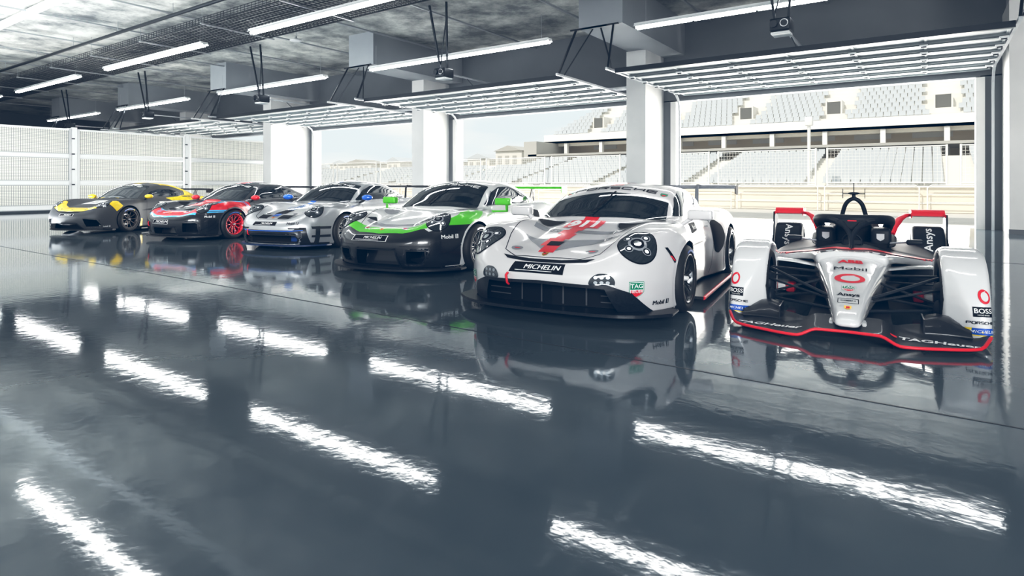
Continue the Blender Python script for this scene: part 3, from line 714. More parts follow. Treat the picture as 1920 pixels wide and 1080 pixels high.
def livery_cup(b,P):
    d=Dec(b); d.common(P,silver)
    d.T([[(-.08,2.0),(.05,2.0),(.05,1.86),(-.08,1.86)],[(-.08,1.60),(.05,1.60),(.05,.90),(-.08,.90)]],bluep,off=.0022)
    d.T([[(-.13,1.86),(.10,1.86),(.09,1.60),(-.12,1.60)]],void,off=.0024)
    for s_ in (-1,1):
        q=[(s_*.12,1.93),(s_*.36,1.90),(s_*.34,2.06),(s_*.12,2.09)]; d.T(q if s_<0 else q[::-1],void,off=.0024)
        d.T([(s_*.30+a,1.83+c) for a,c in ell(0,0,.045,.03,20)],black_t,off=.002)
    d.crest(-.0,2.06)
    for x0,x1 in [(.12,-.9)]: d.T([(-.09,x0),(.06,x0),(.06,x1),(-.09,x1)],bluep,off=.002)
    d.plate((2.2,-.08,.52),0,.52,.075,el=10,line=False); d.mobil((2.1,.47,.52),14,.05,black_t,el=8)
    d.F([[(-.70,.45),(-.62,.455),(-.50,.40),(.50,.40),(.62,.455),(.70,.45),(.74,.12),(-.74,.12)]],blackp,off=.0016)
    d.F([[(.42,.445),(.68,.44),(.70,.415),(.44,.42)],[(-.42,.445),(-.44,.42),(-.70,.415),(-.68,.44)]],void,off=.003)
    d.line('F',[(-.66,.40),(-.5,.385),(.5,.385),(.66,.40)],.014,bluep,.003)
    d.F([[(-.54,.15),(-.58,.22),(-.54,.31),(.54,.31),(.58,.22),(.54,.15)]],void,off=.005); d.F([[(.34,.17),(.50,.17),(.50,.29),(.34,.29)]],mat('blue_mesh',(.0,.04,.2),.5),off=.007)
    d.mouth([(-.54,.15),(-.58,.22),(-.54,.31),(.54,.31),(.58,.22),(.54,.15)],carbon,.022)
    d.tag((2.1,.60,.28),20,.09,mono=(grey_t,blackp))
    for s_ in (1,): pass
    d.S([[(1.98,.47),(1.63,.46),(1.64,.41),(1.97,.42)],[(1.97,.30),(1.65,.30),(1.65,.25),(1.97,.26)],[(1.97,.16),(1.66,.15),(1.66,.11),(1.97,.12)],[(1.92,.47),(1.85,.47),(1.85,.11),(1.92,.11)]],blackp,off=.002)
    d.banner(white_t,.385,1.02)
    for k in range(5): d.line('S',[(-.98-.045*k,1.05-.02*k),(-1.02-.045*k,.985-.01*k)],.014,black_t,.007)
    return d.m
cyan=mat('paint_light_blue',(.10,.50,.85),.25,coat=1)
def livery_rs(b,P):
    d=Dec(b); d.common(P,gun)
    nose_paint(d,blackp,[(0,.55),(.30,.57),(.55,.61),(.66,.62),(.84,.60)],[(2.05,.1),(2.05,.58),(1.8,.62),(1.55,.62),(1.45,.60),(1.64,.40),(1.66,.1)])
    bandc=[(-.62,1.86),(-.50,1.86),(-.30,1.90),(.30,1.90),(.50,1.86),(.62,1.84),(.66,2.0),(.34,2.13),(0,2.18),(-.34,2.13),(-.66,2.0)][::-1]
    d.T([bandc],redp,off=.002)
    d.T(strokes([[(-.66,2.0),(-.34,2.125),(0,2.17),(.34,2.125),(.66,2.0)]],.035),cyan,off=.003); d.T(strokes([[(-.50,1.86),(-.30,1.89),(.30,1.89),(.50,1.86)]],.022),cyan,off=.003)
    for s_ in (-1,1):
        d.T(strokes([[(s_*.40,1.86),(s_*.42,2.03)],[(s_*.45,1.86),(s_*.47,2.0)]],.02),cyan,off=.0035)
    d.T([[(-.22,1.44),(.22,1.44),(.26,.92),(-.26,.92)]],redp,off=.002)
    for s_ in (-1,1): d.T(strokes([[(s_*.22,1.46),(s_*.26,.92)],[(s_*.26,1.46),(s_*.30,.92)]],.018),cyan,off=.003)
    for s_ in (-1,1):
        for q in ([(s_*.12,1.84),(s_*.38,1.78),(s_*.36,1.66),(s_*.20,1.72)],[(s_*.30,1.42),(s_*.55,1.40),(s_*.48,1.12)]): d.T(rounded(q,.02),void,off=.0045)  # shade of the vent recesses painted flat in black
    d.crest(-.02,2.05)
    d.S([[(1.72,.80),(1.5,.87),(1.25,.885),(.9,.86),(.80,.70),(.76,.40),(.70,.40),(.70,.85),(1.1,.95),(1.6,.90)],[(1.74,.80),(1.5,.84),(1.2,.84),(1.35,.745),(1.44,.70),(1.80,.70)]],redp,off=.002)
    d.S([[(1.80,.70),(1.44,.70),(1.47,.675),(1.82,.675)],[(1.84,.66),(1.49,.66),(1.51,.64),(1.85,.64)]],cyan,off=.003)
    d.line('S',[(1.66,.845),(1.3,.905),(.9,.86),(.74,.66),(.70,.40)],.02,cyan,.003); d.line('S',[(1.5,.915),(1.2,.925),(.86,.88),(.68,.66),(.65,.40)],.02,cyan,.003)
    d.plate((2.2,-.10,.44),0,.44,.10,el=0); d.mobil((1.83,.86,.55),52,.05,white_t)
    d.mouth([(-.32,.16),(-.30,.32),(.30,.32),(.32,.16)],carbon,.02)
    for s_ in (1,-1): d.mouth([(s_*.44,.20),(s_*.74,.20),(s_*.74,.40),(s_*.70,.43),(s_*.46,.43)],black,.03)
    d.line('S',[(1.96,.26),(1.78,.36),(1.68,.50)],.02,carbon,.012); d.line('S',[(1.90,.20),(1.74,.28),(1.67,.40)],.02,carbon,.012)
    for x0,x1 in [(.12,-.9)]: d.T([(-.16,x0),(.16,x0),(.16,x1),(-.16,x1)],redp,off=.002); d.T([(.16,x0),(.20,x0),(.20,x1),(.16,x1)],cyan,off=.002); d.T([(-.20,x0),(-.16,x0),(-.16,x1),(-.20,x1)],cyan,off=.002)
    d.banner(white_t,.385,1.02)
    d.S([[(-.56,1.22),(-.60,1.22),(-.66,.95),(-.62,.95)]],gun,off=.008)
    return d.m
def livery_cay(b,P):
    d=Dec(b); d.common(P,mgrey)
    band=[(-.66,1.62),(-.56,1.62),(-.46,1.76),(-.25,1.86),(0,1.90),(.25,1.88),(.50,1.80),(.60,1.86),(.64,1.97),(.34,2.09),(0,2.13),(-.34,2.09),(-.60,1.97)][::-1]
    d.T([band],yelp,off=.002)
    d.T([[(.56,1.72),(.75,1.62),(.86,1.50),(.92,1.56),(.90,1.64),(.80,1.72)],[(-.56,1.72),(-.75,1.62),(-.86,1.50),(-.92,1.56),(-.90,1.64),(-.80,1.72)][::-1]],yelp,off=.002)
    d.S([[(1.76,.80),(1.54,.86),(1.44,.72),(1.62,.58)]],yelp,off=.002)
    d.T([[(-.30,1.50),(.16,1.50),(.12,1.06),(-.28,1.06)]],white_t,off=.002); d.T(strokes([[(-.12,1.38),(-.02,1.22)],[(-.16,1.3),(.02,1.3)]],.03),black_t,off=.003)
    for s_ in (-1,0,1): d.T([(s_*.35+a,1.99-.0*abs(s_)+c+.04*(s_==0)) for a,c in ell(0,0,.02,.016,12)],black_t,off=.003)
    d.F([[(-.46,.605),(-.3,.565),(0,.55),(.3,.565),(.46,.605),(.3,.585),(0,.575),(-.3,.585)]],void,off=.003)
    d.plate((2.2,-.0,.50),0,.40,.06,el=8); d.mobil((1.85,.80,.19),55,.045,white_t)
    d.mouth([(-.42,.14),(-.30,.285),(.30,.285),(.42,.14)],black,.025)
    for s_ in (1,-1): d.mouth([(s_*.50,.19),(s_*.76,.19),(s_*.78,.24),(s_*.72,.38),(s_*.44,.42)],mgrey,.02)
    ysp=mat('yellow_worn_paint',(.80,.56,.02),.3,noise=.35,nscale=6)
    d.S([[(.88,.36),(.76,.34),(.76,.14),(.86,.13)]],yelp,off=.003)
    d.S([[(.1,.80),(-.35,.80),(-.40,.62),(.06,.60)]],white_t,off=.002)
    d.S([[(-.2,.90),(-.7,.93),(-1.1,.98),(-1.9,.98),(-2.2,.86),(-1.9,.78),(-1.3,.84),(-.8,.80),(-.4,.82)]],ysp,off=.0022)
    d.S([[(-.2,1.36),(-.5,1.37),(-.9,1.32),(-1.3,1.18),(-1.8,1.05),(-2.1,.92),(-1.1,.96),(-1.1,1.10),(-.8,1.24),(-.4,1.29)]],ysp,off=.0022)
    d.T([[(.20,-.2),(.55,-.25),(.60,-1.0),(.45,-1.9),(.15,-2.0),(.1,-1.0)]],ysp,off=.002); d.T([[(-.1,.05),(.12,.05),(.2,-.5),(-.05,-.5)],[(-.3,.9),(.25,.9),(.3,.84),(-.3,.84)]],ysp,off=.002)
    d.banner(white_t,.385,.9)
    return d.m
H0=float(globals().get('HRES',.02))
trimr=mat('trim_red',(.75,.02,.04),.4)
# ===== white long-tailed GT racer =====
pearl=mat('pearl_white_paint',(.68,.665,.67),.28,coat=.8,spec=.5,coatr=.10)
P=dict(side=[(2.4,.74),(2.1,.86),(1.9,.93),(1.65,.985),(1.4,1.01),(1.15,1.01),(.97,.99),(.86,.93),(.72,.87),(.3,.86),(-.2,.87),(-.6,.95),(-.95,1.0),(-1.25,1.02),(-1.6,1.01),(-2.0,.95),(-2.4,.85)],rk=1.2,hlc=(1.87,.71,.745),
 ws_poly=RSR_WS,sw_poly=swz(STD_SW,1.15),
 cuts=[cut_front([(-.2,.12),(.80,.12),(.70,.30),(.56,.365),(-.2,.385)],1.98,.12)],
 wheel=dict(n=10,kind='v',mat=rimdark,nut=mat('nut_white',(.7,.7,.7),.3),rimr=.245),wy=(1.0,1.015),
 wing=dict(x=-2.28,z=1.24,w=.94,ch=.34,th=.09,m=mat('wing_grey',(.22,.23,.25),.4),type='swan',sy=.45,ep=(.13,.11,.03),sm=mat('wing_grey',(.3,.31,.33),.45)),
 mirror=dict(p=(.62,.98,.955),m=pearl,kind='box'),
 split=dict(w=1.0,x=2.19,z=.095,c=.32,pw=4,m=carbon,xb=1.66),sk=1.05,
 wiper=[[(-.05,-.30),(.02,-.05),(.06,.17)]],hlr=(.15,.185))
sidepoly=cpoly([(.88,.10),(.72,.10),(.73,.66),(.88,.70)]); P['cuts'].append(lambda x,ay,z,T:np.maximum(sidepoly(x,z),.80-ay))
rsr=new_car('race_car',1.397,7.55,27.9,(1.10,.87),'white race car with red stepped stripe on its bonnet, beside the open-wheel car')
b_rsr=make_body(P,H0*.8); D=[livery_rsr(b_rsr,P)]
glass_parts(rsr,b_rsr,P); headlights(rsr,b_rsr,P); add_wheels(rsr,P); rear_wing(rsr,P); mirrors(rsr,P); splitter(rsr,P); wipers(b_rsr,rsr,P); skirts(rsr,P,carbon,redp)
tow(rsr,(2.225,-.30,.45),trimr); finish_body(rsr,b_rsr,pearl,D)
# ===== white and green GT racer =====
wht=mat('white_paint',(.70,.71,.71),.25,coat=.9,coatr=.07)
green=mat('paint_green',(.12,.55,.03),.35,coat=.5,coatr=.1)
P=dict(rk=1.3,ws_poly=STD_WS,sw_poly=swz(STD_SW,1.22),
 cuts=[cut_front([(-.2,.12),(.34,.12),(.30,.36),(-.2,.37)],1.98),cut_front([(.42,.17),(.60,.17),(.66,.25),(.66,.36),(.44,.36)],1.85,.1)],
 wheel=dict(n=10,kind='v',mat=rimdark,nut=steel),wy=(1.0,1.01),
 wing=dict(x=-2.2,z=1.19,w=.93,ch=.3,th=.09,epm=green,m=green,type='x',sy=.30,ep=(.15,.10,.04)),
 mirror=dict(p=(.55,1.0,1.0),m=green,kind='boxg'),
 split=dict(w=1.02,x=2.30,z=.08,c=.5,pw=3,m=carbon,xb=1.66),sk=.98,
 wiper=[[(-.05,-.30),(-.02,-.05),(.04,.17)]],hlr=(.14,.20))
gt=new_car('race_car',-.865,10.376,25.1,(1.08,.90),'white and green race car with black nose and green rear wing')
b_gt=make_body(P,H0); D=[livery_gt(b_gt,P)]
glass_parts(gt,b_gt,P); headlights(gt,b_gt,P); add_wheels(gt,P); rear_wing(gt,P); mirrors(gt,P); splitter(gt,P); wipers(b_gt,gt,P); skirts(gt,P,carbon)
P_nose[gt.name]=blackp; finish_body(gt,b_gt,wht,D)
# ===== silver racer =====
silver=mat('silver_paint',(.46,.47,.485),.36,metal=.55,coat=.7,coatr=.1,noise=.12,nscale=1.5)
bluep=mat('paint_blue',(.02,.16,.62),.22,coat=1)
P=dict(rk=1.3,ws_poly=STD_WS,sw_poly=swz(STD_SW,1.22),
 cuts=[cut_front([(-.2,.14),(.54,.14),(.58,.22),(.54,.31),(-.2,.31)],1.98)],
 wheel=dict(n=10,kind='v',mat=rimdark,nut=steel),wy=(.98,1.0),
 wing=dict(x=-2.2,z=1.2,w=.9,ch=.28,th=.09,m=black,type='swan',sy=.40,ep=(.14,.06,.02)),
 mirror=dict(p=(.55,.96,.99),m=bluep,kind='round'),
 split=dict(w=.96,x=2.22,z=.09,c=.42,pw=3.2,m=mat('blue_black',(.01,.03,.09),.35),xb=1.66),sk=.96,
 wiper=[[(-.05,-.30),(.0,-.05),(.10,.17)]],hlr=(.15,.185))
cup=new_car('race_car',-3.787,13.4,20.0,(1.06,.92),'silver grey race car with blue mirrors and blue centre stripe')
b_cup=make_body(P,H0*1.1); D=[livery_cup(b_cup,P)]
glass_parts(cup,b_cup,P); headlights(cup,b_cup,P); add_wheels(cup,P); rear_wing(cup,P); mirrors(cup,P); splitter(cup,P); wipers(b_cup,cup,P); skirts(cup,P,black)
tow(cup,(2.16,-.46,.40),trimr); finish_body(cup,b_cup,silver,D)
# ===== dark grey and red racer =====
gun=mat('gunmetal_paint',(.085,.088,.095),.3,metal=.5,coat=.6)
P=dict(rk=1.3,ws_poly=STD_WS,sw_poly=swz(STD_SW,1.22),
 cuts=[cut_front([(-.2,.15),(.32,.15),(.30,.32),(-.2,.32)],1.98),cut_front([(.44,.20),(.74,.20),(.74,.40),(.70,.43),(.46,.43)],1.78,.1)],
 wheel=dict(n=10,kind='y',mat=mat('red_rim',(.75,.015,.04),.25,coat=1),nut=steel,letters=(55,)),wy=(.98,1.0),
 wing=dict(x=-2.1,z=1.2,w=.9,ch=.3,th=.08,m=carbon,type='x',sy=.40,ep=(.15,.06,.02)),
 mirror=dict(p=(.58,.92,.96),m=redp,kind='round'),
 split=dict(w=.96,x=2.22,z=.09,c=.42,pw=3.2,m=black,xb=1.66),sk=.96,
 wiper=[[(-.05,-.30),(.3,-.27)]],hlr=(.13,.19))
rs=new_car('race_car',-6.841,15.239,20.2,(1.03,.93),'dark grey race car with red and light blue stripes and red wheels')
b_rs=make_body(P,H0*1.2); D=[livery_rs(b_rs,P)]
glass_parts(rs,b_rs,P); headlights(rs,b_rs,P); add_wheels(rs,P); rear_wing(rs,P); mirrors(rs,P); splitter(rs,P); skirts(rs,P,black)
tow(rs,(2.15,-.50,.44),trimr); P_nose[rs.name]=blackp; finish_body(rs,b_rs,gun,D)
# ===== grey and yellow racer =====
mgrey=mat('matt_grey_paint',(.075,.078,.083),.5,metal=.2)
yelp=mat('paint_yellow',(.88,.62,.01),.25,coat=.8)
P=dict(rk=1.3,ws_poly=STD_WS,sw_poly=rounded([(.50,.95),(.28,1.09),(-.05,1.16),(-.45,1.155),(-.80,1.08),(-.98,.99),(-.9,.955)],.06),
 side=[(a,b-.04) for a,b in SIDEW],
 cuts=[cut_front([(-.2,.13),(.42,.13),(.30,.28),(-.2,.29)],1.98),cut_front([(.50,.18),(.76,.18),(.78,.24),(.72,.38),(.44,.42)],1.75,.1)],
 wheel=dict(n=10,kind='s',mat=mat('bronze_rim',(.10,.09,.085),.3,metal=.8),nut=steel,letters=(50,)),wy=(.95,.965),
 wing=dict(x=-2.0,z=1.13,w=.82,ch=.28,th=.08,m=carbon,type='x',sy=.35,ep=(.16,.12,.02)),
 mirror=dict(p=(.56,.90,.96),m=yelp,kind='round'),
 split=dict(w=.92,x=2.19,z=.09,c=.42,pw=3.2,m=black,xb=1.66),sk=.92,
 hlpoly=[(-.16,-.10),(-.08,-.13),(.06,-.10),(.12,.0),(.135,.14),(.10,.20),(.0,.14),(-.10,.02)])
cay=new_car('race_car',-10.717,17.068,10.4,(1.0,.95),'matt grey and yellow race car nearest the mesh panels')
b_cay=make_body(P,H0*1.2); D=[livery_cay(b_cay,P)]
glass_parts(cay,b_cay,P); headlights(cay,b_cay,P); add_wheels(cay,P); rear_wing(cay,P); mirrors(cay,P); splitter(cay,P); skirts(cay,P,black)
tow(cay,(2.14,-.42,.42),trimr); finish_body(cay,b_cay,mgrey,D)
# ===== open-wheel car =====
fe=new_car('open_wheel_car',3.881,6.806,30.6,(1.05,.94),'white and black single-seat open-wheel race car with red wing edges at the right')
few=mat('fe_white_paint',(.72,.72,.725),.16,coat=1.)
trimr=mat('trim_red',(.75,.02,.04),.4)
gc=mat('grey_carbon',(.014,.018,.024),.5,spec=.25)
def fe_nose_F():
    top=spl([(2.50,.05),(2.40,.15),(2.34,.20),(2.2,.25),(2.0,.305),(1.6,.40),(1.2,.495),(.95,.555),(.7,.60),(.4,.61),(.0,.60),(-1,.6)],.03)
    hw=spl([(2.45,.07),(2.3,.095),(2.0,.135),(1.6,.195),(1.2,.26),(.95,.30),(.7,.33),(.4,.35),(-1.,.35)],.03)
    bot=spl([(2.45,.12),(2.2,.135),(1.6,.16),(1.,.16),(-1,.10)],.03)
    # shoulders flaring out to the side pods
    pw=spl([(1.05,.28),(.85,.34),(.65,.47),(.45,.66),(.3,.75),(0,.77),(-.8,.74),(-1.3,.55),(-1.7,.35)],.03)
    def F(x,y,z):
        ay=np.sqrt(y*y+1e-5)
        w=hw(x)
        a=(z-(top(x)-.10*(ay/.35)**2*np.minimum(1,(2.4-x))))*.9; b=ay-(w-.25*np.maximum(.34-z,0)*np.clip(2-x,0,1)); n=smax(smax(a,b,.07),bot(x)-z,.04); n=smax(n,x-2.38,.05); n=smax(n,-1.2-x,.04)
        # pod skin: thin upper shell + body behind
        zt=.585-.13*np.clip((ay-.15)/.6,0,1)-.0*x
        shell=smax(smax(np.abs(z-(zt-.035))-.035,ay-pw(x),.03),x-1.0,.03); shell=smax(shell,-1.7-x,.03)
        pod=smax(smax(z-zt,ay-(pw(x)-.03),.06),smax(x-.28,.08-z,.04),.06); pod=smax(pod,-1.6-x,.06)
        return smin(smin(n,shell,.05),pod,.04)
    return F
b_fe=Body(fe_nose_F(),(-1.8,-.85,.02),(2.5,.85,.72),.018 if H0<=.02 else .03)
if 1:
    c=b_fe.V[b_fe.Q].mean(1); ay=abs(c[:,1])
    m=MB(); kw=m.mi(few); kb=m.mi(gc); m.add(b_fe.V,b_fe.Q.tolist(),few,n=b_fe.N,smooth=True)
    dark=((c[:,0]<.30)&(c[:,2]<.40))|(c[:,0]<-.2)|((ay>.36)&(c[:,2]<.385)&(c[:,0]<.8))
    m.m=[kb if d else kw for d in dark]
    def prj(polys,mt,off=.003,el=0,O=(0,0,0),cen=(0,0),top=False,step=.03,rot=0):
        if top: project(b_fe,m,[[(a,-q) for a,q in p] for p in polys],m=mt,off=off,step=step,**TOP)
        else:
            e=R(el); D=(-math.cos(e),0,-math.sin(e)); project(b_fe,m,polys,O,(0,1,0),(-math.sin(e),0,math.cos(e)),D,mt,off=off,cen=cen,step=step,rot=rot)
    def blackline(ay): return .86-.22*(ay/.75) if ay<.3 else .77-.95*(ay-.3)
    Y=np.linspace(-.76,.76,41); BL=[(y,.84-.45*min(1,abs(y)/.76)**1.15*1.15) for y in Y]
    prj([[ (y,x) for y,x in BL]+[(.80,-1.65),(-.80,-1.65)]],gc,.003,top=True,step=.05)
    prj(strokes([BL],.10),trimr,.005,top=True)
    prj([[(-.10,1.12),(.10,1.12),(.16,.86),(-.16,.86)]],mat('light_grey_paint',(.36,.36,.38),.22,coat=1),.002,top=True) if 0 else None
    fe_dec=m
def fz(x): # surface height on centre line
    p=b_fe.bvh.ray_cast(Vector((x,0,2)),Vector((0,0,-1)))[0]; return p.z
def ft(txt,x,size,mt,sx=1.,shear=0,bold=.02,dy=0,o=.004): prj(text_bm(txt,size,sx,shear,1.,bold),mt,o,30,(x,0,fz(x)),(dy,0))
def fp(polys,x,mt,o=.003): prj(polys,mt,o,30,(x,0,fz(x)))
FX=dict(abb=1.16,mob=1.34,ring=1.58,tag=1.82,ans=1.95,box=2.07,crest=2.19)
ft('ABB',FX['abb'],.07,red_t,1.5,.0,.05); ft('Mobil',FX['mob'],.075,black_t,1.6,0,0)
fp([ell(0,0,.115,.075)],FX['ring'],red_t); fp([ell(.005,-.004,.072,.045)],FX['ring'],few,.0045); fp([[(.0,.04),(-.03,.0),(.05,.052)]],FX['ring'],few,.005)
w=.10; fp([shield(0,0,w,w*.9)],FX['tag'],white_t,.0028); fp([[(-w*.45,0),(w*.45,0),(w*.45,w*.42),(-w*.45,w*.42)]],FX['tag'],green_t,.0034); fp([[(-w*.45,-.004),(-w*.3,-w*.26),(0,-w*.4),(w*.3,-w*.26),(w*.45,-.004)]],FX['tag'],red_t,.0034)
prj(text_bm('TAG',.045,1,0,1,.02),white_t,.0045,30,(FX['tag'],0,fz(FX['tag'])),(0,.02)); prj(text_bm('HEUER',.03,1,0,1,.015),white_t,.0045,30,(FX['tag'],0,fz(FX['tag'])),(0,-.014))
ft('Ansys',FX['ans'],.06,black_t,1.1,0,.02)
fp(strokes([[(-.07,-.03),(.07,-.03),(.07,.03),(-.07,.03),(-.07,-.03)]],.004),FX['box'],black_t); fp([ell(0,.008,.03,.007,16)],FX['box'],grey_t); ft('FORMULA E',FX['box'],.018,black_t,1.1,0,.01,0)
fp([shield(0,0,.05,.05)],FX['crest'],gold,.003); fp([[(-.012,-.01),(.012,-.01),(.012,.012),(-.012,.012)]],FX['crest'],red_t,.0045)
fe_dec.build('body',fe)
# front wing
m=MB(); Y=np.linspace(-.89,.89,61)
def wz(y):
    a=abs(y); return .055+.055*(1-sstep(.20,.34,a))+.045*sstep(.80,.89,a)
LEx=spl([(0,2.40),(.2,2.42),(.34,2.46),(.6,2.38),(.78,2.28),(.84,2.20),(.89,2.04)],.01); TEx=spl([(0,2.1),(.25,2.1),(.4,1.92),(.6,1.80),(.9,1.62)],.02)
V=[];N_=9
for y in Y:
    for j in range(N_):
        t=j/(N_-1); x=float(LEx(abs(y)))*(1-t)+float(TEx(abs(y)))*t; V.append((x,y,wz(y)+.06*t*t*(abs(y)<.8)+.012*math.sin(PI*t)))
n1=len(V); F1=[(i*N_+j,(i+1)*N_+j,(i+1)*N_+j+1,i*N_+j+1) for i in range(60) for j in range(N_-1)]
m.add(V,F1,carbon,smooth=True); m.add([(x,y,z-.012) for x,y,z in V],[f[::-1] for f in F1],carbon,smooth=True)
wv=list(V)
wbv=BVHTree.FromPolygons(V,F1)
for s_ in (-1,1):
    bm=text_bm('TAGHeuer',.085,1.25,.2,1.,.03); project(None,m,bm,(2.28,s_*.56,0),(-.13*s_,1,0),(-1,-.13*s_,0),(0,0,-1),white_t,off=.004,bvh=wbv,step=.05,far=1)
    project(None,m,[[(a,b) for a,b in shield(-.27,0,.04,.04)]],(2.28,s_*.56,0),(-.13*s_,1,0),(-1,-.13*s_,0),(0,0,-1),red_t,off=.004,bvh=wbv,far=1)
fw=empty('front_wing'); fw.parent=fe; m.build('wing_plate',fw)
m=MB(); m.tube([(float(LEx(abs(y)))+.004,y,wz(y)-.004) for y in Y],.0125,trimr,n=8); m.build('wing_lip',fw)
for s_ in (-1,1):
    m=MB()
    rings=[]
    for y,zt,x0 in ((.49,.17,1.98),(.52,.195,1.97),(.58,.21,1.96),(.66,.20,1.95),(.72,.16,1.95),(.78,.10,1.96)):
        rings.append([(x0+.13,s_*y,.075),(x0+.12,s_*y,.10),(x0+.05,s_*y,(zt+.1)/2+.03),(x0-.02,s_*y,zt),(x0-.10,s_*y,zt),(x0-.12,s_*y,.09)])
    m.loft(rings,black); m.box2((1.86,s_*.485,.06),(2.12,s_*.495,.20),carbon); m.build('winglet',fw,recalc=True)
    m=MB(); m.prism([(2.12,.08),(2.36,.08),(2.33,.11),(2.24,.15),(2.12,.16)],s_*.095,s_*.125,few,plane='xz',bev=.004); m.build('wing_pylon',fw)
# wheel covers
def cover_F(s):
    fx=spl([(0,2.02),(.1,2.015),(.2,2.0),(.35,1.965),(.5,1.895),(.6,1.80),(.68,1.66),(.73,1.45),(.8,1.2)],.03)
    tz=spl([(.9,.50),(1.05,.60),(1.25,.69),(1.45,.72),(1.6,.72),(1.8,.66),(2.1,.5)],.04)
    def F(x,y,z):
        q=y*s
        a=np.abs(q-.765)-(.145+.0*z); 
        yc=.84-.34*np.maximum(z-.1,0); b=(x-(fx(z)-.85*.5*((yc-q)+np.sqrt((yc-q)**2+.0009))-.5*.5*((q-.865)+np.sqrt((q-.865)**2+.0006))))*.8; c=(z-tz(x))*.8
        ch=(x-1.90)*.62+(q-.885)*.78-.26*np.maximum(z-.05,0)+.0
        ch2=(x-1.99)*.45-(q-.68)*.89-.30*np.maximum(z-.05,0)
        f=smax(smax(a,b,.03),c,.06); pass
        f=np.maximum(f,np.maximum(.05-z,1.08-x+.0*z))
        r=np.sqrt((x-1.5)**2+(z-.325)**2)-.340
        f=smax(f,-np.maximum(r,q-.885),.01)
        low=np.maximum(x-1.5,.30-z)  # open behind below hub
        f=np.maximum(f,-np.maximum(x-1.62,z-.16-.0*x))
        return f
    return F
for s_ in (-1,1):
    lo=(1.0,min(s_*.60,s_*.94),.02); hi=(2.1,max(s_*.60,s_*.94),.80)
    cb=Body(cover_F(s_),lo,hi,.010 if H0<=.02 else .025)
    m=MB(); m.add(cb.V,cb.Q.tolist(),few,n=cb.N,smooth=True)
    class _D: pass
    az=20*s_
    def cp(polys,mt,O,off=.003,rot=0,cen=(0,0),az=az):
        a=R(az); D=Vector((-math.cos(a),-math.sin(a),-.12)).normalized(); U=D.cross(Vector((0,0,1))).normalized(); V_=U.cross(D); project(cb,m,polys,O,U,V_,D,mt,off=off,step=.03,far=1,rot=rot,cen=cen)
    xo=1.93; yo=s_*.825
    cp([ell(0,0,.035,.055)],red_t,(1.84,yo,.375)); cp([ell(.002,0,.022,.036)],few,(1.84,yo,.375),.0045); cp([[(.0,.036),(-.012,.01),(.016,.045)]],few,(1.84,yo,.375),.0052)
    O=(1.90,yo,.265); cp([[(-.055,-.038),(.055,-.038),(.055,.038),(-.055,.038)]],black_t,O); cp(text_bm('BOSS',.05,.9,0,1,.015),white_t,O,.0045,cen=(0,.006)); cp(text_bm('HUGO BOSS',.012,1,0,1,.01),white_t,O,.0045,cen=(0,-.024))
    O=(1.93,yo,.185); cp([[(a,b) for a,b in q] for q in wide_word('PORSCHE',.14,.022,.004)],black_t,O)
    O=(1.94,yo,.115); cp([[(-.07,-.03),(.07,-.03),(.07,.03),(-.07,.03)]],yel_t,O); cp([[(-.07,-.022),(.07,-.022),(.07,.03),(-.07,.03)]] if s_<0 else [[(-.045,-.022),(.07,-.022),(.07,.03),(-.045,.03)]],blue_t,O,.004); cp(text_bm('MICHELIN',.03,.95,.2,1,.01),white_t,O,.0055,cen=(.008,.004))
    m.build('wheel_cover',fe)
    make_wheel(s_,fe,1.5,s_*.75,.322,.25,.235,rimdark,dict(n=10,kind='y'),steel,letters=None)
    make_wheel(s_,fe,-1.6,s_*.77,.345,.30,.235,rimdark,dict(n=10,kind='y'),steel,letters=None)
    # inner hub and duct
    m=MB(); m.lathe([(.001,s_*.60),(.10,s_*.60),(.12,s_*.64),(.12,s_*.70)],gc,c=(1.5,0,.30),n=24); m.ball((1.62,s_*.62,.19),(.08,.04,.09),gc,16); m.build('brake_duct',fe)
    S_=MB()
    for a,b_,r in [((1.80,.15,.27),(1.54,.63,.455),.014),((1.15,.26,.40),(1.47,.63,.455),.014),((1.95,.13,.20),(1.56,.63,.175),.014),((1.2,.24,.20),(1.46,.63,.175),.014),((1.35,.22,.37),(1.5,.62,.22),.012),((1.72,.17,.24),(1.60,.63,.36),.011),((1.05,.28,.33),(1.4,.63,.37),.01)]:
        S_.tube([(a[0],s_*(a[1]-.03),a[2]-.01),(b_[0],s_*b_[1],b_[2])],r*1.5,gc,n=8,flat=.6)
    S_.build('suspension_arms',fe)
    m=MB(); rings=[[(x0+q0,s_*y,z0+q1) for q0,q1 in airfoil(.26,.035)] for y,x0,z0 in ((.28,.62,.405),(.5,.58,.435),(.72,.50,.44))]; m.loft(rings,few); m.build('side_vane',fe,recalc=True)
    m=MB(); m.bbox((.62,s_*.50,.10),(.80,s_*.58,.19),trimr,.015); m.bbox((.40,s_*.58,.11),(.78,s_*.72,.18),few,.02); m.build('side_fin',fe)
    m=MB(); m.tube([(1.15,s_*.22,.24),(.3,s_*.42,.26)],.07,gc,n=12); m.build('cooling_duct',fe)
    # rear wing half
    rw=empty('rear_wing'); rw.parent=fe
    m=MB(); af=airfoil(.34,.14); m.loft([[(-1.85+a,s_*y,.845+q) for a,q in af] for y in (.61,.72,.84,.955)],trimr); m.build('wing_plane',rw,recalc=True)
    for y,q in ((.61,(.05,.045)),(.955,(.03,.05))):
        m=MB(); m.prism([(-1.88,.845-q[0]),(-1.48,.845-q[0]*.6),(-1.46,.845+q[1]*.5),(-1.88,.845+q[1]+.02)],s_*y-.005,s_*y+.005,trimr,plane='xz'); m.build('wing_fin',rw)
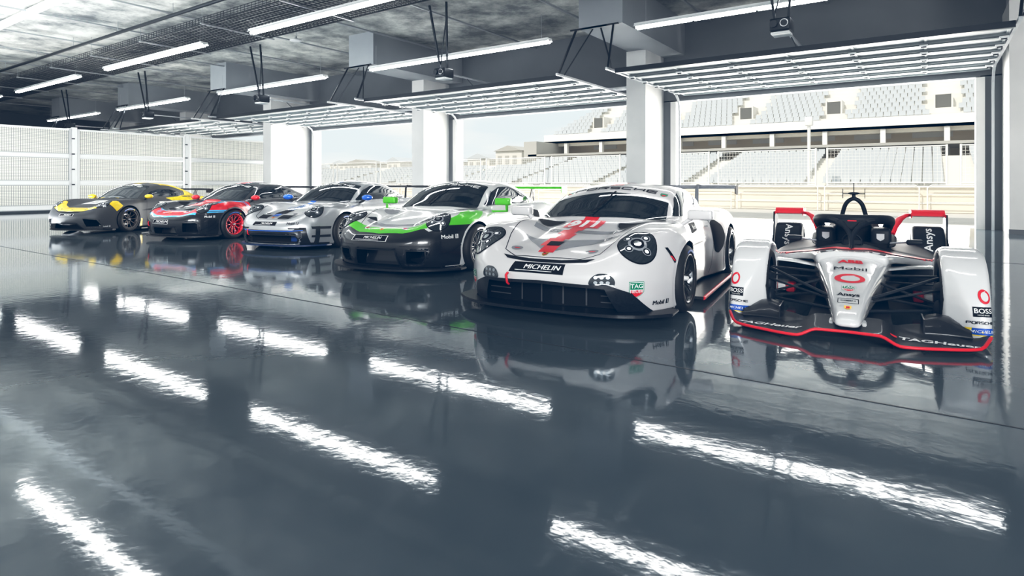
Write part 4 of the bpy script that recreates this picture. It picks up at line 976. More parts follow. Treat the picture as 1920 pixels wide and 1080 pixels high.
    m=MB(); m.tube([(-1.62,s_*.62,.85),(-1.55,s_*.55,.845),(-1.4,s_*.48,.80),(-1.2,s_*.41,.70),(-1.1,s_*.38,.62)],[.03,.035,.045,.05,.05],trimr,n=10,flat=.7); m.build('wing_arm',rw)
    m=MB(); m.prism([(-1.86,.86),(-1.55,.86),(-1.50,.55),(-1.35,.38),(-1.95,.38)],s_*.965,s_*.985,gc,plane='xz'); m.build('end_plate',rw)
    # rear wheel fairing
    def rf_F(x,y,z,s=s_):
        q=np.abs(y*s-.775)-.165; r=np.sqrt((x+1.55)**2+(z-.345)**2)-.365
        f=smax(q,r,.05); f=smax(f,.02-z,.02); f=np.maximum(f,-1.62-x*1.0); rr=np.sqrt((x+1.6)**2+(z-.345)**2)-.352; return f
    rb=Body(rf_F,(-1.75,min(s_*.56,s_*.97),.0),(-1.1,max(s_*.56,s_*.97),.76),.02)
    m=MB(); m.add(rb.V,rb.Q.tolist(),gc,n=rb.N,smooth=True)
    cb=rb; e=R(12); D=Vector((-math.cos(e),0,-math.sin(e))); project(rb,m,text_bm('Ansys',.12,1.1,0,1,.02),(-1.25,s_*.77,.56),(0,1,0),(-math.sin(e),0,math.cos(e)),D,white_t,off=.004,rot=-90*(-s_) ,far=1)
    m.build('wheel_fairing',fe)
    # mirrors
    mr=empty('wing_mirror'); mr.parent=fe
    m=MB(); m.bbox((.42,s_*.46,.635),(.52,s_*.60,.69),gc,.02); m.build('mirror_housing',mr); m=MB(); m.tube([(.42,s_*.33,.64),(.46,s_*.47,.66)],.018,grey_t,n=8,flat=.6); m.build('mirror_arm',mr)
    # head pads
    m=MB(); m.bbox((-.15,s_*.165,.56),(.22,s_*.345,.775),gc,.035); 
    pb=BVHTree.FromPolygons(np.concatenate(m.v).tolist(),m.f); project(None,m,[shield(0,0,.07,.08)],(.3,s_*.25,.68),(0,1,0),(0,0,1),(-1,0,0),mat('silver_vinyl',(.6,.6,.62),.35),off=.003,bvh=pb,far=1)
    m.build('head_pad',fe)
m=MB(); m.box2((-1.9,-.72,.05),(.55,.72,.08),carbon); m.box2((.5,-.30,.05),(2.0,.30,.09),carbon); m.build('floor_plate',fe)
# engine cover and headrest
def ec_F(x,y,z):
    ay=np.abs(y); t=np.interp(x,[-2.1,-1.8,-1.2,-.7,-.45,-.25,-.1],[.35,.45,.62,.80,.86,.86,.80]); w=np.interp(x,[-2.1,-1.2,-.6,-.3,.1],[.12,.20,.26,.19,.19])+np.maximum(.75-z,0)*.35
    return smax(smax((z-t)*.8,ay-w,.10),smax(x+.12,smax(-2.05-x,.12-z,.03),.05),.05)
eb=Body(ec_F,(-2.2,-.6,.05),(0,.6,.95),.03); m=MB(); m.add(eb.V,eb.Q.tolist(),gc,n=eb.N,smooth=True); m.build('engine_cover',fe)
m=MB(); m.bbox((-.14,-.165,.50),(-.05,.165,.82),void,.03); m.build('seat_back',fe)
m=MB(); m.tube([(.40,.33,.60),(.2,.35,.61),(-.2,.36,.64)],[.01,.035,.05],gc,n=10); m.tube([(.40,-.33,.60),(.2,-.35,.61),(-.2,-.36,.64)],[.01,.035,.05],gc,n=10); m.prism([(.34,.56),(-.2,.56),(-.2,.60),(.34,.62)],-.34,.34,void,plane='xz'); m.build('cockpit_rim',fe)
m=MB(); m.lathe([(.085,0),(.097,.012),(.085,.024),(.073,.012)],gc,axis='x',c=(.45,0,.64),n=24,closed=True); m.box2((.452,-.08,.62),(.466,.08,.66),gc); m.build('steering_wheel',fe,recalc=True)
# halo
def crv(P,n=5):
    P=[Vector(p) for p in P]; out=[]
    for i in range(len(P)-1):
        p0=P[max(0,i-1)];p1=P[i];p2=P[i+1];p3=P[min(len(P)-1,i+2)]
        for k in range(n):
            t=k/n; out.append(.5*((2*p1)+(-p0+p2)*t+(2*p0-5*p1+4*p2-p3)*t*t+(-p0+3*p1-3*p2+p3)*t**3))
    return out+[P[-1]]
m=MB(); H=[(-.42,-.30,.66),(-.28,-.325,.76),(-.05,-.34,.84),(.2,-.31,.875),(.40,-.20,.885),(.48,0,.885)]; H=H+[(a,-b,c) for a,b,c in H[:-1][::-1]]
m.tube(crv(H),.050,gc,n=14); m.tube(crv([(.42,-.21,.885),(.58,-.085,.835),(.68,-.012,.73),(.80,0,.60)]),[.034]*6+[.024]*5+[.02]*5,gc,n=10); m.tube(crv([(.42,.21,.885),(.58,.085,.835),(.68,.012,.73),(.80,0,.60)]),[.034]*6+[.024]*5+[.02]*5,gc,n=10)
m.prism([(-.20,.885),(.20,.885),(.10,.845),(0,.78),(-.10,.845)],.50,.56,gc,plane='yz'); m.box2((.56,-.04,.868),(.566,.04,.880),red_t)
m.build('halo',fe)
m=MB(); m.tube(crv([(-.62,-.15,.70),(-.58,-.115,.90),(-.55,-.075,1.03),(-.54,0,1.085),(-.55,.075,1.03),(-.58,.115,.90),(-.62,.15,.70)]),.024,gc,n=10); m.build('roll_hoop',fe)
cm=empty('camera_pod'); cm.parent=fe
m=MB(); m.ball((-.54,0,1.15),(.07,.06,.018),gc,20); m.tube([(-.54,0,1.08),(-.54,0,1.14)],.02,gc,n=8); m.box2((-.58,-.11,1.14),(-.50,.11,1.15),gc); m.build('pod_body',cm)
for s_ in (-1,1): m=MB(); m.box2((-.60,s_*.108,1.09),(-.48,s_*.114,1.21),gc); m.build('pod_fin',cm)
m=MB(); m.tube([(-.54,0,1.16),(-.54,0,1.28)],.005,gc,n=6); m.build('antenna',cm)
m=MB(); m.tube([(.86,0,.58),(.86,0,.64)],.006,black,n=6); m.build('pitot_tube',fe)
# ------------------------------------------------------------------ room
def fmat():
    m=bpy.data.materials.new('polished_floor'); m.use_nodes=True; N=m.node_tree.nodes;L=m.node_tree.links; b=N['Principled BSDF']
    tc=N.new('ShaderNodeTexCoord')
    n=N.new('ShaderNodeTexNoise'); n.inputs['Scale'].default_value=.35; n.inputs['Detail'].default_value=6; L.new(tc.outputs['Object'],n.inputs['Vector'])
    r=N.new('ShaderNodeValToRGB'); r.color_ramp.elements[0].position=.3; r.color_ramp.elements[1].position=.7
    r.color_ramp.elements[0].color=(.064,.090,.110,1); r.color_ramp.elements[1].color=(.120,.150,.168,1); L.new(n.outputs['Fac'],r.inputs['Fac']); L.new(r.outputs['Color'],b.inputs['Base Color'])
    n1=N.new('ShaderNodeTexNoise'); n1.inputs['Scale'].default_value=11; n1.inputs['Detail'].default_value=3; L.new(tc.outputs['Object'],n1.inputs['Vector'])
    n2=N.new('ShaderNodeTexNoise'); n2.inputs['Scale'].default_value=1.2; n2.inputs['Detail'].default_value=2; L.new(tc.outputs['Object'],n2.inputs['Vector'])
    mx=N.new('ShaderNodeMath'); mx.operation='MULTIPLY_ADD'; mx.inputs[1].default_value=3.; L.new(n2.outputs['Fac'],mx.inputs[0]); L.new(n1.outputs['Fac'],mx.inputs[2])
    bp=N.new('ShaderNodeBump'); bp.inputs['Strength'].default_value=.35; bp.inputs['Distance'].default_value=.0017; L.new(mx.outputs[0],bp.inputs['Height']); L.new(bp.outputs['Normal'],b.inputs['Normal'])
    b.inputs['Roughness'].default_value=.06; b.inputs['IOR'].default_value=1.5; b.inputs['Specular IOR Level'].default_value=.6
    return m
floor_m=fmat()
beamm=mat('beam_paint',(.36,.38,.40),.6,noise=.05,nscale=.7)
wallp=mat('painted_wall',(.17,.182,.195),.6,noise=.06,nscale=.6)
colm=mat('column_paint',(.68,.68,.675),.5,noise=.05,nscale=.8)
def concrete():
    m=bpy.data.materials.new('rough_concrete'); m.use_nodes=True; N=m.node_tree.nodes;L=m.node_tree.links; b=N['Principled BSDF']
    tc=N.new('ShaderNodeTexCoord')
    n=N.new('ShaderNodeTexNoise'); n.inputs['Scale'].default_value=.5; n.inputs['Detail'].default_value=9; n.inputs['Roughness'].default_value=.72; L.new(tc.outputs['Object'],n.inputs['Vector'])
    r=N.new('ShaderNodeValToRGB'); r.color_ramp.elements[0].position=.38; r.color_ramp.elements[1].position=.62
    r.color_ramp.elements[0].color=(.17,.18,.185,1); r.color_ramp.elements[1].color=(.72,.73,.70,1); L.new(n.outputs['Fac'],r.inputs['Fac']); L.new(r.outputs['Color'],b.inputs['Base Color'])
    bp=N.new('ShaderNodeBump'); bp.inputs['Strength'].default_value=.5; bp.inputs['Distance'].default_value=.05; L.new(n.outputs['Fac'],bp.inputs['Height']); L.new(bp.outputs['Normal'],b.inputs['Normal'])
    b.inputs['Roughness'].default_value=.75; return m
conc=concrete()
galv=mat('galvanised_steel',(.52,.54,.56),.35,metal=.7)
dsteel=mat('dark_steel',(.035,.04,.045),.4,metal=.6)
doorw=mat('door_panel_white',(.80,.82,.82),.45)
doorg=mat('door_rib_grey',(.26,.29,.30),.45)
tube=mat('tube_light',(1,1,1),.3,emis=18,ecol=(1,1,1))
housing=mat('fixture_white',(.75,.77,.78),.4)
def struct(o): o['kind']='structure'; return o
m=MB(); m.add([(-62,-8,0),(16,-8,0),(16,21.4,0),(-62,21.4,0)],[(0,1,2,3)],floor_m); struct(m.build('floor'))
m=MB(); m.box2((-62,-8,7.1),(16,21.6,7.7),conc); struct(m.build('ceiling'))
m=MB(); m.box2((-62.3,-8,0),(-62,21.6,7.7),wallp); struct(m.build('wall_left'))
m=MB(); m.box2((16,-8,0),(16.3,21.6,7.7),wallp); struct(m.build('wall_right'))
PIT=10.25; NB=5
m=MB(); m.box2((-62,21,4.22),(16,21.35,7.1),wallp)
m.box2((-62,21,0),(-7.5-PIT*4,21.35,4.25),wallp)
for k in range(-1,NB-0):
    x1=-7.5-PIT*k; m.box2((x1-PIT+8.7,21,0),(x1,21.35,4.25),wallp)
m.box2((11.5,21,0),(16,21.35,4.25),wallp)
struct(m.build('wall_back'))
# exterior door reveal trims + jambs
n=0
for k in range(-1,4):
    x0=-7.5-PIT*k
    for x in (x0,x0+8.7):
        n+=1; m=MB(); m.box2((x-.10,20.93,0),(x+.10,21.42,4.2),colm); struct(m.build('trim_%d'%n))
# columns + stub beams
for k in range(-1,5):
    x1=-7.88-PIT*k; yc={2:18.6}.get(k,19.3)
    m=MB(); m.box2((x1-.7,yc,0),(x1,21,5.83),colm); m.box2((x1-.7-.004,yc-.004,0),(x1+.004,yc+.3,.12),wallp)
    o=m.build('column'); tag(o,['','concrete column beside the widest open doorway, behind the white race car','concrete column between the silver and the green-winged race cars','concrete column at the end of the mesh panels','concrete column hidden far left past the mesh panels','farthest concrete column on the left','concrete column at the right edge beside the open-wheel car'][k+1 if k>=0 else 6],'column')
    m=MB(); m.box2((x1-.62,15.7,5.83),(x1+.78,21,7.1),beamm); o=m.build('beam'); struct(o); o.name='trim_%d'%(40+k)
# doors overhead
def make_door():
    d=empty('overhead_door')
    W=8.5; y0=15.3; n=6; ln=(20.88-y0)/n
    for i in range(n):
        s=MB(); a=y0+i*ln; b=a+ln-.02
        s.box2((0,a,4.42),(W,b,4.46),doorw)
        s.box2((0,a,4.34),(W,a+.13,4.42),doorg); s.box2((0,b-.05,4.37),(W,b,4.42),doorg)
        for j in range(7): s.box2((j*(W-.05)/6,a,4.40),(j*(W-.05)/6+.05,b,4.42),doorw)
        o=s.build('door_section',d)
    s=MB()
    for i in range(1,n):
        for j in range(7): s.box2((j*(W-.16)/6,y0+i*ln-.10,4.31),(j*(W-.16)/6+.16,y0+i*ln+.08,4.35),housing); s.box2((j*(W-.16)/6+.03,y0+i*ln-.04,4.29),(j*(W-.16)/6+.13,y0+i*ln+.02,4.31),dsteel)
    s.build('hinges',d)
    s=MB(); s.box2((-.02,y0-.06,4.33),(W+.02,y0,4.46),dsteel); s.build('bottom_seal',d)
    for x in (-.12,W+.06):
        s=MB(); P=[(x,14.9,4.42),(x,20.2,4.42)]+[(x,20.2+.6*math.sin(t),3.82+.6*math.cos(t)) for t in (R(20),R(45),R(70),R(90))]+[(x,20.8,.0)]
        s.tube(P,.045,galv,n=4,smooth=False); s.build('door_track',d)
    s=MB(); s.box2((0,20.92,4.78),(W,20.98,4.86),galv); 
    s.tube([(0,20.9,4.9),(W,20.9,4.9)],.05,galv,n=8); s.build('spring_shaft',d)
    for x in (-.12,W+.06):
        for dx in (0,):
            s=MB(); 
            k=.3 if x>0 else -.3
            s.tube([(x,15.0,4.42),(x+k*.6,15.75,5.85)],.035,dsteel,n=4,smooth=False); s.tube([(x,15.3,4.42),(x+k*2.2,15.9,5.85)],.026,dsteel,n=4,smooth=False)
            s.tube([(x,15.72,5.84),(x+k*4,15.72,5.84)],.03,dsteel,n=4,smooth=False)
            s.build('track_hanger',d)
    return d
door=make_door(); lab=['open overhead sectional door above the widest doorway behind the open-wheel car','open overhead door above the doorway behind the white race car','open overhead door above the doorway behind the silver race car','open overhead door above the mesh panels','farthest overhead door at the left']
for k in range(5):
    p=(-7.1-PIT*k,0,0)
    if k==0: door.location=p; tag(door,lab[0],'garage door',group='overhead doors')
    else: copy_tree(door,p,lab[k])
# openers
def make_opener():
    d=empty('door_opener'); s=MB(); s.bbox((-.22,-.25,-.16),(.22,.25,.14),dsteel,.04); s.tube([(-.12,-.26,0),(-.12,-.3,0)],.08,dsteel,n=16); s.tube([(.1,-.26,.0),(.1,-.29,0)],.09,steel,n=16);s.tube([(.1,-.28,.0),(.1,-.31,0)],.07,dsteel,n=16)
    s.build('motor_housing',d)
    s=MB(); s.bbox((-.2,-.2,-.22),(.2,.2,-.16),housing,.02); s.build('lamp_cover',d)
    for x in (-.14,.14):
        s=MB(); s.tube([(x,0,.1),(x*2.6,-.3,2.2)],.038,dsteel,n=4,smooth=False); s.build('strut',d)
    s=MB(); s.tube([(-.14,0,.3),(.3,-.2,1.9)],.02,dsteel,n=4,smooth=False); s.build('brace',d)
    s=MB(); s.box2((-.03,.2,-.02),(.03,6.1,.03),galv); s.build('rail',d)
    s=MB(); s.tube([(0,1.2,-.02),(.1,1.5,-.3),(.25,1.8,-.5),(.33,1.8,-.42)],.014,dsteel,n=6); s.build('release_arm',d)
    return d
op=make_opener(); lab=['door opener motor hanging above the open-wheel car','door opener motor hanging in front of the tube light above the green-winged race car','door opener motor hanging above the silver race car','door opener motor hanging near the mesh panels','farthest door opener motor at the left']
for k in range(5):
    p=(-2.75-PIT*k,14.8,4.88)
    if k==0: op.location=p; tag(op,lab[0],'door opener',group='door openers')
    else: copy_tree(op,p,lab[k])
# tube lights
def make_light(L,n=4):
    d=empty('tube_light'); s=MB(); s.box2((0,-.13,.06),(L,.13,.12),housing); s.box2((0,-.05,.02),(L,.05,.06),housing)
    s.prism([(-.16,.02),(-.13,.08),(.13,.08),(.16,.02),(.12,.06),(-.12,.06)],0,L,housing,plane='yz'); s.build('housing',d)
    for i in range(n):
        s=MB(); a=i*L/n+.03; b=(i+1)*L/n-.03; s.tube([(a,.05,.0),(b,.05,.0)],.035,tube,n=8); s.tube([(a,-.05,.0),(b,-.05,.0)],.035,tube,n=8); s.build('tube',d)
    for x in (.3,L-.3): s=MB(); s.tube([(x,0,.1),(x,0,.9)],.008,galv,n=5); s.build('hanging_rod',d)
    return d
XL=(-6.7,-17.5,-28.2,-39.2,-50.)
def light_row(y,z,labs,grp,xs):
    o=None
    for k,x in enumerate(xs):
        if o is None: o=make_light(8.0,5); o.location=(x,y,z); tag(o,labs[k],'ceiling light',group=grp)
        else: c=copy_tree(o,(x,y,z),labs[k]); c['group']=grp
light_row(15.7,5.6,['long tube light across the top right in front of the open-wheel bay','long tube light before the middle bay, just right of the boxy beam end','long tube light hanging above the silver race car','long tube light hanging near the mesh panels','farthest tube light on the left above the mesh panels'],'tube lights near the doors',XL)
light_row(11.1,6.13,['tube light under the cable tray seen at the top middle','tube light glowing through the cable tray left of the top middle','tube light under the cable tray above the yellow and red cars','tube light under the cable tray at the far left','farthest tube light under the cable tray'],'tube lights under the cable tray',(-6.7,-18.0,-28.9,-39.8,-50.6))
light_row(5.2,6.13,['tube light reflected in the right foreground floor']+['tube light over the foreground, reflected as a streak at the bottom left']+['tube light over the left foreground floor'],'tube lights over the foreground floor',(-6.7,-18.2,-29))
s_=MB(); s_.tube([(-60,7.1,6.9),(6,7.1,6.9)],.13,housing,n=16); tag(s_.build('duct'),'pale round duct under the ceiling at the top left','duct')
# cable tray
s=MB(); y0,y1,z0=10.1,12.4,6.40
wire=mat('tray_wire',(.04,.045,.05),.4,metal=.6)
for i in range(13):
    y=y0+(y1-y0)*i/12; s.box2((-60,y-.012,z0),(4,y+.012,z0+.02),wire)
for y in (y0,y1):
    for z in (.06,.13,.2): s.box2((-60,y-.008,z0+z),(4,y+.008,z0+z+.014),wire)
    s.box2((-60,y-.02,z0-.02),(4,y+.02,z0+.02),wire)
for i in range(340):
    x=-60+i*.188; s.box2((x,y0,z0-.008),(x+.018,y1,z0+.010),wire)
    for y in (y0,y1): s.box2((x,y-.005,z0),(x+.01,y+.005,z0+.2),wire)
tag(s.build('cable_tray'),'long wire mesh cable tray hanging under the concrete ceiling','cable tray')
for i in range(14):
    x=2-4.2*i; s=MB(); s.box2((x,y0-.15,z0-.06),(x+.06,y1+.15,z0-.02),galv); 
    for y in (y0-.1,y1+.1): s.tube([(x+.03,y,z0-.05),(x+.03,y,7.1)],.008,galv,n=5)
    tag(s.build('tray_bracket'),'galvanised cross bracket carrying the wire cable tray','bracket',group='tray brackets')
s=MB(); s.tube([(-60,9.6,6.7),(6,9.6,6.7)],.06,dsteel,n=12)
for i in range(16): s.tube([(4-4*i,9.6,6.7),(4-4*i,9.6,7.095)],.01,galv,n=5)
tag(s.build('pipe'),'thick dark pipe running along the ceiling beside the cable tray','pipe')
for i in range(16):
    x=1-3.6*i; s=MB(); s.box2((x,0,6.88),(x+.07,21,6.93),galv); tag(s.build('conduit'),'thin metal conduit crossing under the concrete ceiling','conduit',group='ceiling conduits')
s=MB(); s.lathe([(.01,0),(.2,0),(.22,.03),(.2,.06),(.05,.1),(.03,.2)],housing,axis='z',n=24); o=s.build('ceiling_speaker',loc=(-18.9,13.4,6.45)); tag(o,'small round white disc fixture hanging by the cable tray','fixture')
s=MB(); s.tube([(-18.9,13.4,6.6),(-18.9,13.4,7.1)],.012,galv,n=6); s.build('rod',o); o.children[0].matrix_parent_inverse=Matrix.Translation((18.9,-13.4,-6.45))
# mesh fence
def meshmat():
    m=bpy.data.materials.new('mesh_panel_sheet'); m.use_nodes=True; N=m.node_tree.nodes;L=m.node_tree.links; b=N['Principled BSDF']
    tc=N.new('ShaderNodeTexCoord'); sx=N.new('ShaderNodeSeparateXYZ'); L.new(tc.outputs['Object'],sx.inputs[0])
    def line(ax,p,w):
        a=N.new('ShaderNodeMath'); a.operation='MULTIPLY'; a.inputs[1].default_value=1/p; L.new(sx.outputs[ax],a.inputs[0])
        f=N.new('ShaderNodeMath'); f.operation='FRACT'; L.new(a.outputs[0],f.inputs[0])
        g=N.new('ShaderNodeMath'); g.operation='LESS_THAN'; g.inputs[1].default_value=w; L.new(f.outputs[0],g.inputs[0]); return g
    a=line(1,.08,.22); c=line(2,.065,.2); mx=N.new('ShaderNodeMath'); mx.operation='MAXIMUM'; L.new(a.outputs[0],mx.inputs[0]); L.new(c.outputs[0],mx.inputs[1])
    mix=N.new('ShaderNodeMixRGB'); mix.inputs[1].default_value=(.80,.80,.77,1); mix.inputs[2].default_value=(.25,.27,.28,1); L.new(mx.outputs[0],mix.inputs[0])
    L.new(mix.outputs[0],b.inputs['Base Color']); b.inputs['Roughness'].default_value=.8
    tr=N.new('ShaderNodeBsdfTranslucent'); L.new(mix.outputs[0],tr.inputs['Color']); ms=N.new('ShaderNodeMixShader'); ms.inputs[0].default_value=.5
    L.new(b.outputs[0],ms.inputs[1]); L.new(tr.outputs[0],ms.inputs[2]); L.new(ms.outputs[0],N['Material Output'].inputs['Surface']); return m
mm=meshmat(); fx=-32.3
edges=[.9,6.0,11.1,16.2,20.95]
lab=['white mesh partition panel at the far left edge, out past the others','mesh partition panel at the left edge of the room','middle mesh partition panel behind the grey and yellow race car','mesh partition panel next to the column']
for i in range(4):
    a,b=edges[i]+.12,edges[i+1]-.12; e=empty('mesh_partition',(fx,0,0),0,lab[i],'partition')
    s=MB(); s.box2((-.02,a,.3),(0,b,3.7),mm); s.build('mesh_sheet',e)
    s=MB()
    for z in (.12,1.22,2.45): s.box2((-.03,a,z),(.06,b,z+.16),housing); s.box2((.0,a,z+.16),(.05,b,z+.20),galv); s.box2((.0,a,z-.04),(.05,b,z),galv)
    s.box2((-.03,a,3.7),(.06,b,3.78),housing)
    for y in (a,b-.09): s.box2((-.03,y,.05),(.07,y+.09,3.78),galv)
    s.build('frame',e)
for i,y in enumerate(edges[1:-1]):
    s=MB(); s.box2((fx-.06,y-.1,0),(fx+.1,y+.1,3.85),housing)
    for z in (.5,1.2,1.9,2.6,3.3): s.box2((fx+.1,y-.12,z),(fx+.13,y+.0,z+.05),dsteel)
    tag(s.build('partition_post'),['post left of the grid of mesh panels','post between the left and the middle mesh panels','post between the middle and the right mesh panels'][i],'post')

m=MB(); m.box2((-60,3.985,.0005),(15,4.0,.002),mat('floor_joint',(.02,.025,.03),.5)); m.box2((-60,12.2,.0005),(15,12.215,.002),MATS['floor_joint']); struct(m.build('trim_60'))
# ------------------------------------------------------------------ outside
cream=mat('cream_wall',(.80,.74,.64),.7,noise=.04,nscale=.4)  # outdoor colours kept pale so the washed-out haze sits in the colour
pave=mat('light_paving',(.62,.60,.56),.8,noise=.06,nscale=.5)
asph=mat('track_asphalt',(.55,.54,.52),.8)
wrail=mat('white_rail',(.86,.86,.84),.5)
seatm=mat('grey_seat',(.60,.63,.655),.5)
stepm=mat('stand_concrete',(.80,.78,.73),.8)
beige=mat('beige_wall',(.88,.80,.68),.8)
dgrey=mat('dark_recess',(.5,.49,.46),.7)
m=MB(); m.add([(-160,21.35,-.02),(80,21.35,-.02),(80,120,-.02),(-160,120,-.02)],[(0,1,2,3)],pave); struct(m.build('ground'))
s=MB(); s.box2((-110,32,0),(30,32.3,1.1),cream); s.box2((-110,31.96,.38),(30,32,.42),wrail); s.box2((-110,31.96,.72),(30,32,.78),beige); s.box2((-110,31.9,1.1),(30,32.4,1.16),wrail); tag(s.build('pit_wall'),'long low cream pit wall beyond the doorways','wall')
for i in range(30):
    x=24-4.0*i; s=MB(); s.tube([(x,31.7,0),(x,31.7,1.08),(x+.15,31.7,1.2),(x+3.55,31.7,1.2),(x+3.7,31.7,1.08),(x+3.7,31.7,0)],.03,wrail,n=6)
    for z in (.45,.8): s.tube([(x,31.7,z),(x+3.7,31.7,z)],.02,wrail,n=5)
    tag(s.build('barrier'),'white tubular barrier section standing along the cream pit wall','barrier',group='white barriers')
for i in range(24):
    x=22-5.2*i; f=empty('catch_fence',(x,32.6,0),0,'white wire catch fence section above the pit wall','fence','catch fence sections')
    for q in (0,4.7): s=MB(); s.tube([(q,0,0),(q,0,3.0)],.045,wrail,n=6); s.build('post',f)
    s=MB()
    for z in (1.3,2.95): s.tube([(0,0,z),(4.7,0,z)],.03,wrail,n=5)
    for j in range(32): s.box2((j*.15,-.004,1.2),(j*.15+.012,.004,2.95),wrail)
    for j in range(12): s.box2((0,-.004,1.2+j*.15),(4.7,.004,1.212+j*.15),wrail)
    s.build('wire_mesh',f)
# grandstand
st=MB(); rows=[]
n=12
for i in range(n):
    y=40+i*.85; z=1.0+i*.195
    st.box2((-100,y,0),(30,y+.9,z),stepm); rows.append((y+.45,z,-31.5 if i>7 else -100,30))
st.box2((-33.4,54,5.5),(30,54.3,6.4),wrail); st.box2((-33.4,54,5.5),(30,60,5.7),beige); 
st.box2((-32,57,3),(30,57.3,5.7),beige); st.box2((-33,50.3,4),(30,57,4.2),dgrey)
for i in range(13):
    y=54.6+i*.95; z=6.2+i*.46
    xl=-33.4+i*.25; st.box2((xl,y,z-1.0),(30,y+1,z),stepm)
    rows.append((y+.5,z,xl+.3,30))
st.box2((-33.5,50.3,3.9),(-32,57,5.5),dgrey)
for x in range(-31,31,4): st.box2((x,54.1,3),(x+.35,54.5,5.6),wrail); st.box2((x+2,56.9,4.9),(x+4.6,57,5.45),wrail)
e=st.build('grandstand'); tag(e,'two-tier concrete grandstand across the track, left end open to the sky','grandstand')
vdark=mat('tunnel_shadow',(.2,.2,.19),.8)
vom=[-28.5,-20.9,-13.6,-6.5,1.0,8.5]
for x in vom:
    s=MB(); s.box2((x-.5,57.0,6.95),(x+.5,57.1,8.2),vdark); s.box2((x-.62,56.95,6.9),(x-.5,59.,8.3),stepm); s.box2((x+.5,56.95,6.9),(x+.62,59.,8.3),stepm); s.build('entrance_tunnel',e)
def seatgeo():
    s=MB(); s.box2((-.22,-.18,.32),(.22,.18,.38),seatm); s.box2((-.22,.14,.38),(.22,.2,.72),seatm); s.box2((-.04,0,0),(.04,.06,.32),dgrey); return s
pts=[]
for ri,(y,z,xa,xb) in enumerate(rows):
    x=xa
    up=z>6
    while x<xb:
        x+=.5
        ph=(x-1.0)%7.3
        if up:
            if ph<1.3 or ph>6.1: 
                if 2<=ri-12<=10: continue
                if ph<.9 or ph>6.4: continue
        else:
            if ph<1.1 and x>-60: continue
        pts.append((x,y,z))
pts.sort(key=lambda p:p[0]**2+p[1]**2)
vis=[p for p in pts if -.46<p[0]/p[1]<.06]
near=vis[:300]; nset=set(near); rest=[p for p in pts if p not in nset and p[0]>-90]
so=seatgeo().build('stadium_seat')
for i,p in enumerate(near):
    o=so if i==0 else so.copy()
    if i: C.objects.link(o)
    o.location=p; tag(o,'light grey plastic seat in the lowest rows of the grandstand','seat','grandstand seats')
g=seatgeo(); V0=np.concatenate(g.v); nv=len(V0); A=np.array(rest); V=(A[:,None,:]+V0[None]).reshape(-1,3)
F=np.array(g.f); FF=(np.arange(len(A))[:,None,None]*nv+F[None]).reshape(-1,4).tolist()
me=bpy.data.meshes.new('stadium_seats'); me.from_pydata(V.tolist(),[],FF); 
for q in g.mats: me.materials.append(q)
me.polygons.foreach_set('material_index',g.m*len(A)); me.update()
o=bpy.data.objects.new('stadium_seats',me); C.objects.link(o); tag(o,'rows of light grey seats filling the upper and farther grandstand','seats',kind='stuff')
for i,(x,w,h,y) in enumerate([(-86,3,1.4,56),(-80,4,1.7,57),(-75,3.2,1.3,58),(-70,4.5,1.8,57),(-64,5.5,1.7,55),(-58,2.5,1.9,56),(-52,3,1.5,57),(-47,2,1.6,56),(-43,3.2,1.9,55),(-38,3.5,2.6,54)]):
    s=MB(); s.box2((x-w/2,y,0),(x+w/2,y+3,2.3+h),stepm); s.prism([(x-w/2-.2,2.3+h),(x+w/2+.2,2.3+h),(x,2.3+h+.6)],y-.2,y+3.2,dgrey if i in(4,9) else seatm,plane='xz')
    for j in range(int(w)): s.box2((x-w/2+.3+j,y-.04,2.3+h*.45),(x-w/2+.8+j,y,2.3+h*.8),dgrey)
    tag(s.build('hospitality_building'),'small pale roofed building on the skyline beyond the bleachers','building',group='skyline buildings')
s=MB(); s.tube([(-5.6,38,0),(-5.6,38,5)],.09,wrail,n=8); s.bbox((-5.8,37.8,4.6),(-5.4,38.2,5.1),wrail,.05); tag(s.build('lamp_post'),'thin white post with a small head before the grandstand','post')
# ------------------------------------------------------------------ light
w=bpy.data.worlds.new('world'); bpy.context.scene.world=w; w.use_nodes=True; N=w.node_tree.nodes;L=w.node_tree.links; bg=N['Background']
tc=N.new('ShaderNodeTexCoord'); mp=N.new('ShaderNodeMapping'); mp.inputs['Scale'].default_value=(1,1,5); L.new(tc.outputs['Generated'],mp.inputs['Vector'])
n=N.new('ShaderNodeTexNoise'); n.inputs['Scale'].default_value=2.5; n.inputs['Detail'].default_value=5; L.new(mp.outputs[0],n.inputs['Vector'])
r=N.new('ShaderNodeValToRGB'); r.color_ramp.elements[0].position=.4; r.color_ramp.elements[1].position=.62; r.color_ramp.elements[0].color=(.76,.84,.87,1); r.color_ramp.elements[1].color=(.95,.94,.91,1)
L.new(n.outputs['Fac'],r.inputs['Fac']); L.new(r.outputs['Color'],bg.inputs['Color']); bg.inputs['Strength'].default_value=1.05
def sun(d,e,col,ang):
    l=bpy.data.lights.new('sun','SUN'); l.energy=e; l.color=col; l.angle=R(ang); o=bpy.data.objects.new('sun',l); C.objects.link(o); o.rotation_euler=Vector(d).to_track_quat('-Z','Y').to_euler()
sun((.3,.75,-.9),2.5,(1,.95,.86),3)       # front light on the stand
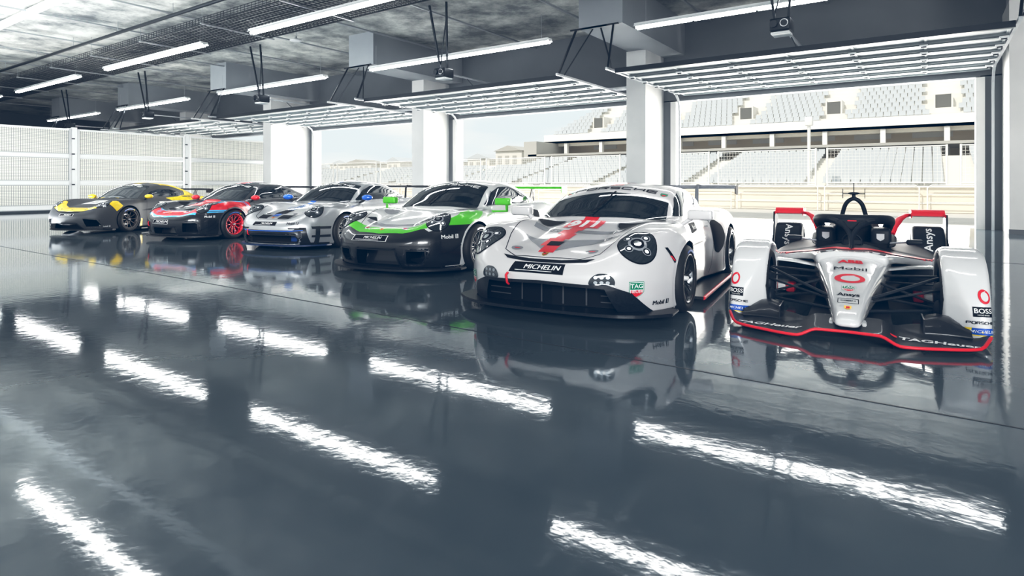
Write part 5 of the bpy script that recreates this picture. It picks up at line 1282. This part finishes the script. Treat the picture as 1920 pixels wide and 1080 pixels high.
def area(p,d,sx,sy,e,col=(1,1,1)):
    l=bpy.data.lights.new('area','AREA'); l.shape='RECTANGLE'; l.size=sx; l.size_y=sy; l.energy=e; l.color=col; o=bpy.data.objects.new('added_area_light',l); C.objects.link(o); o.location=p; o.rotation_euler=Vector(d).to_track_quat('-Z','Y').to_euler(); return o
for k in range(3): area((-3.2-PIT*k,22.5,2.6),(0,-1,-.35),8.5,3.6,950,(1,.97,.92))  # added lamps outside the doorways strengthen the daylight falling in
for k in range(5): area((-3.2-PIT*k,21.8,.15),(0,-.75,1),8.4,1.2,650,(1,.98,.95))  # added upward lamps stand in for sunlight bounced off the pit lane
area((-34.5,12,2),(1,0,0),16,3.4,950,(1,.98,.93))  # added lamp behind the mesh sheets makes them look backlit
l=area((6,-7,4.2),(-8.5,14.5,-3.4),6,2.5,200,(.95,.98,1)); l.data.spread=R(52)  # added fill from behind the camera for car fronts and floor
l=area((-5,-6.5,4.6),(-9,15,-4.2),6,2.5,200,(.95,.98,1)); l.data.spread=R(50)  # second added fill, for the left cars and the floor around them
area((-27,2,.3),(-.1,.25,1),20,8,6000,(.95,.98,1))  # added upward lamp at floor level, there to brighten the left ceiling
area((7,13,2.6),(-.5,1,0),2,3.5,330,(1,.98,.95))  # unseen added lamp lighting the right-hand column
sc=bpy.context.scene; sc.view_settings.view_transform='Standard'; sc.view_settings.look='None'; sc.view_settings.exposure=0
sc.cycles.max_bounces=6; sc.cycles.diffuse_bounces=3; sc.cycles.glossy_bounces=4; sc.cycles.use_denoising=True; sc.cycles.sample_clamp_indirect=6

vs=sc.view_settings; vs.use_curve_mapping=True; cm_=vs.curve_mapping
cc=cm_.curves[3]; cc.points.new(.22,.165); cc.points.new(.62,.645)
cb_=cm_.curves[2]; cb_.points[0].location=(0,.035); cb_.points[-1].location=(1,.985)
cg_=cm_.curves[1]; cg_.points[0].location=(0,.012)
cm_.update()
cam=bpy.data.cameras.new('camera'); co=bpy.data.objects.new('camera',cam); C.objects.link(co)
cam.sensor_width=36; cam.lens=36*1121/1920; cam.shift_y=-195/1920; cam.clip_end=500
co.location=(0,0,1.25); co.rotation_euler=(R(90),0,R(34.8)); bpy.context.scene.camera=co
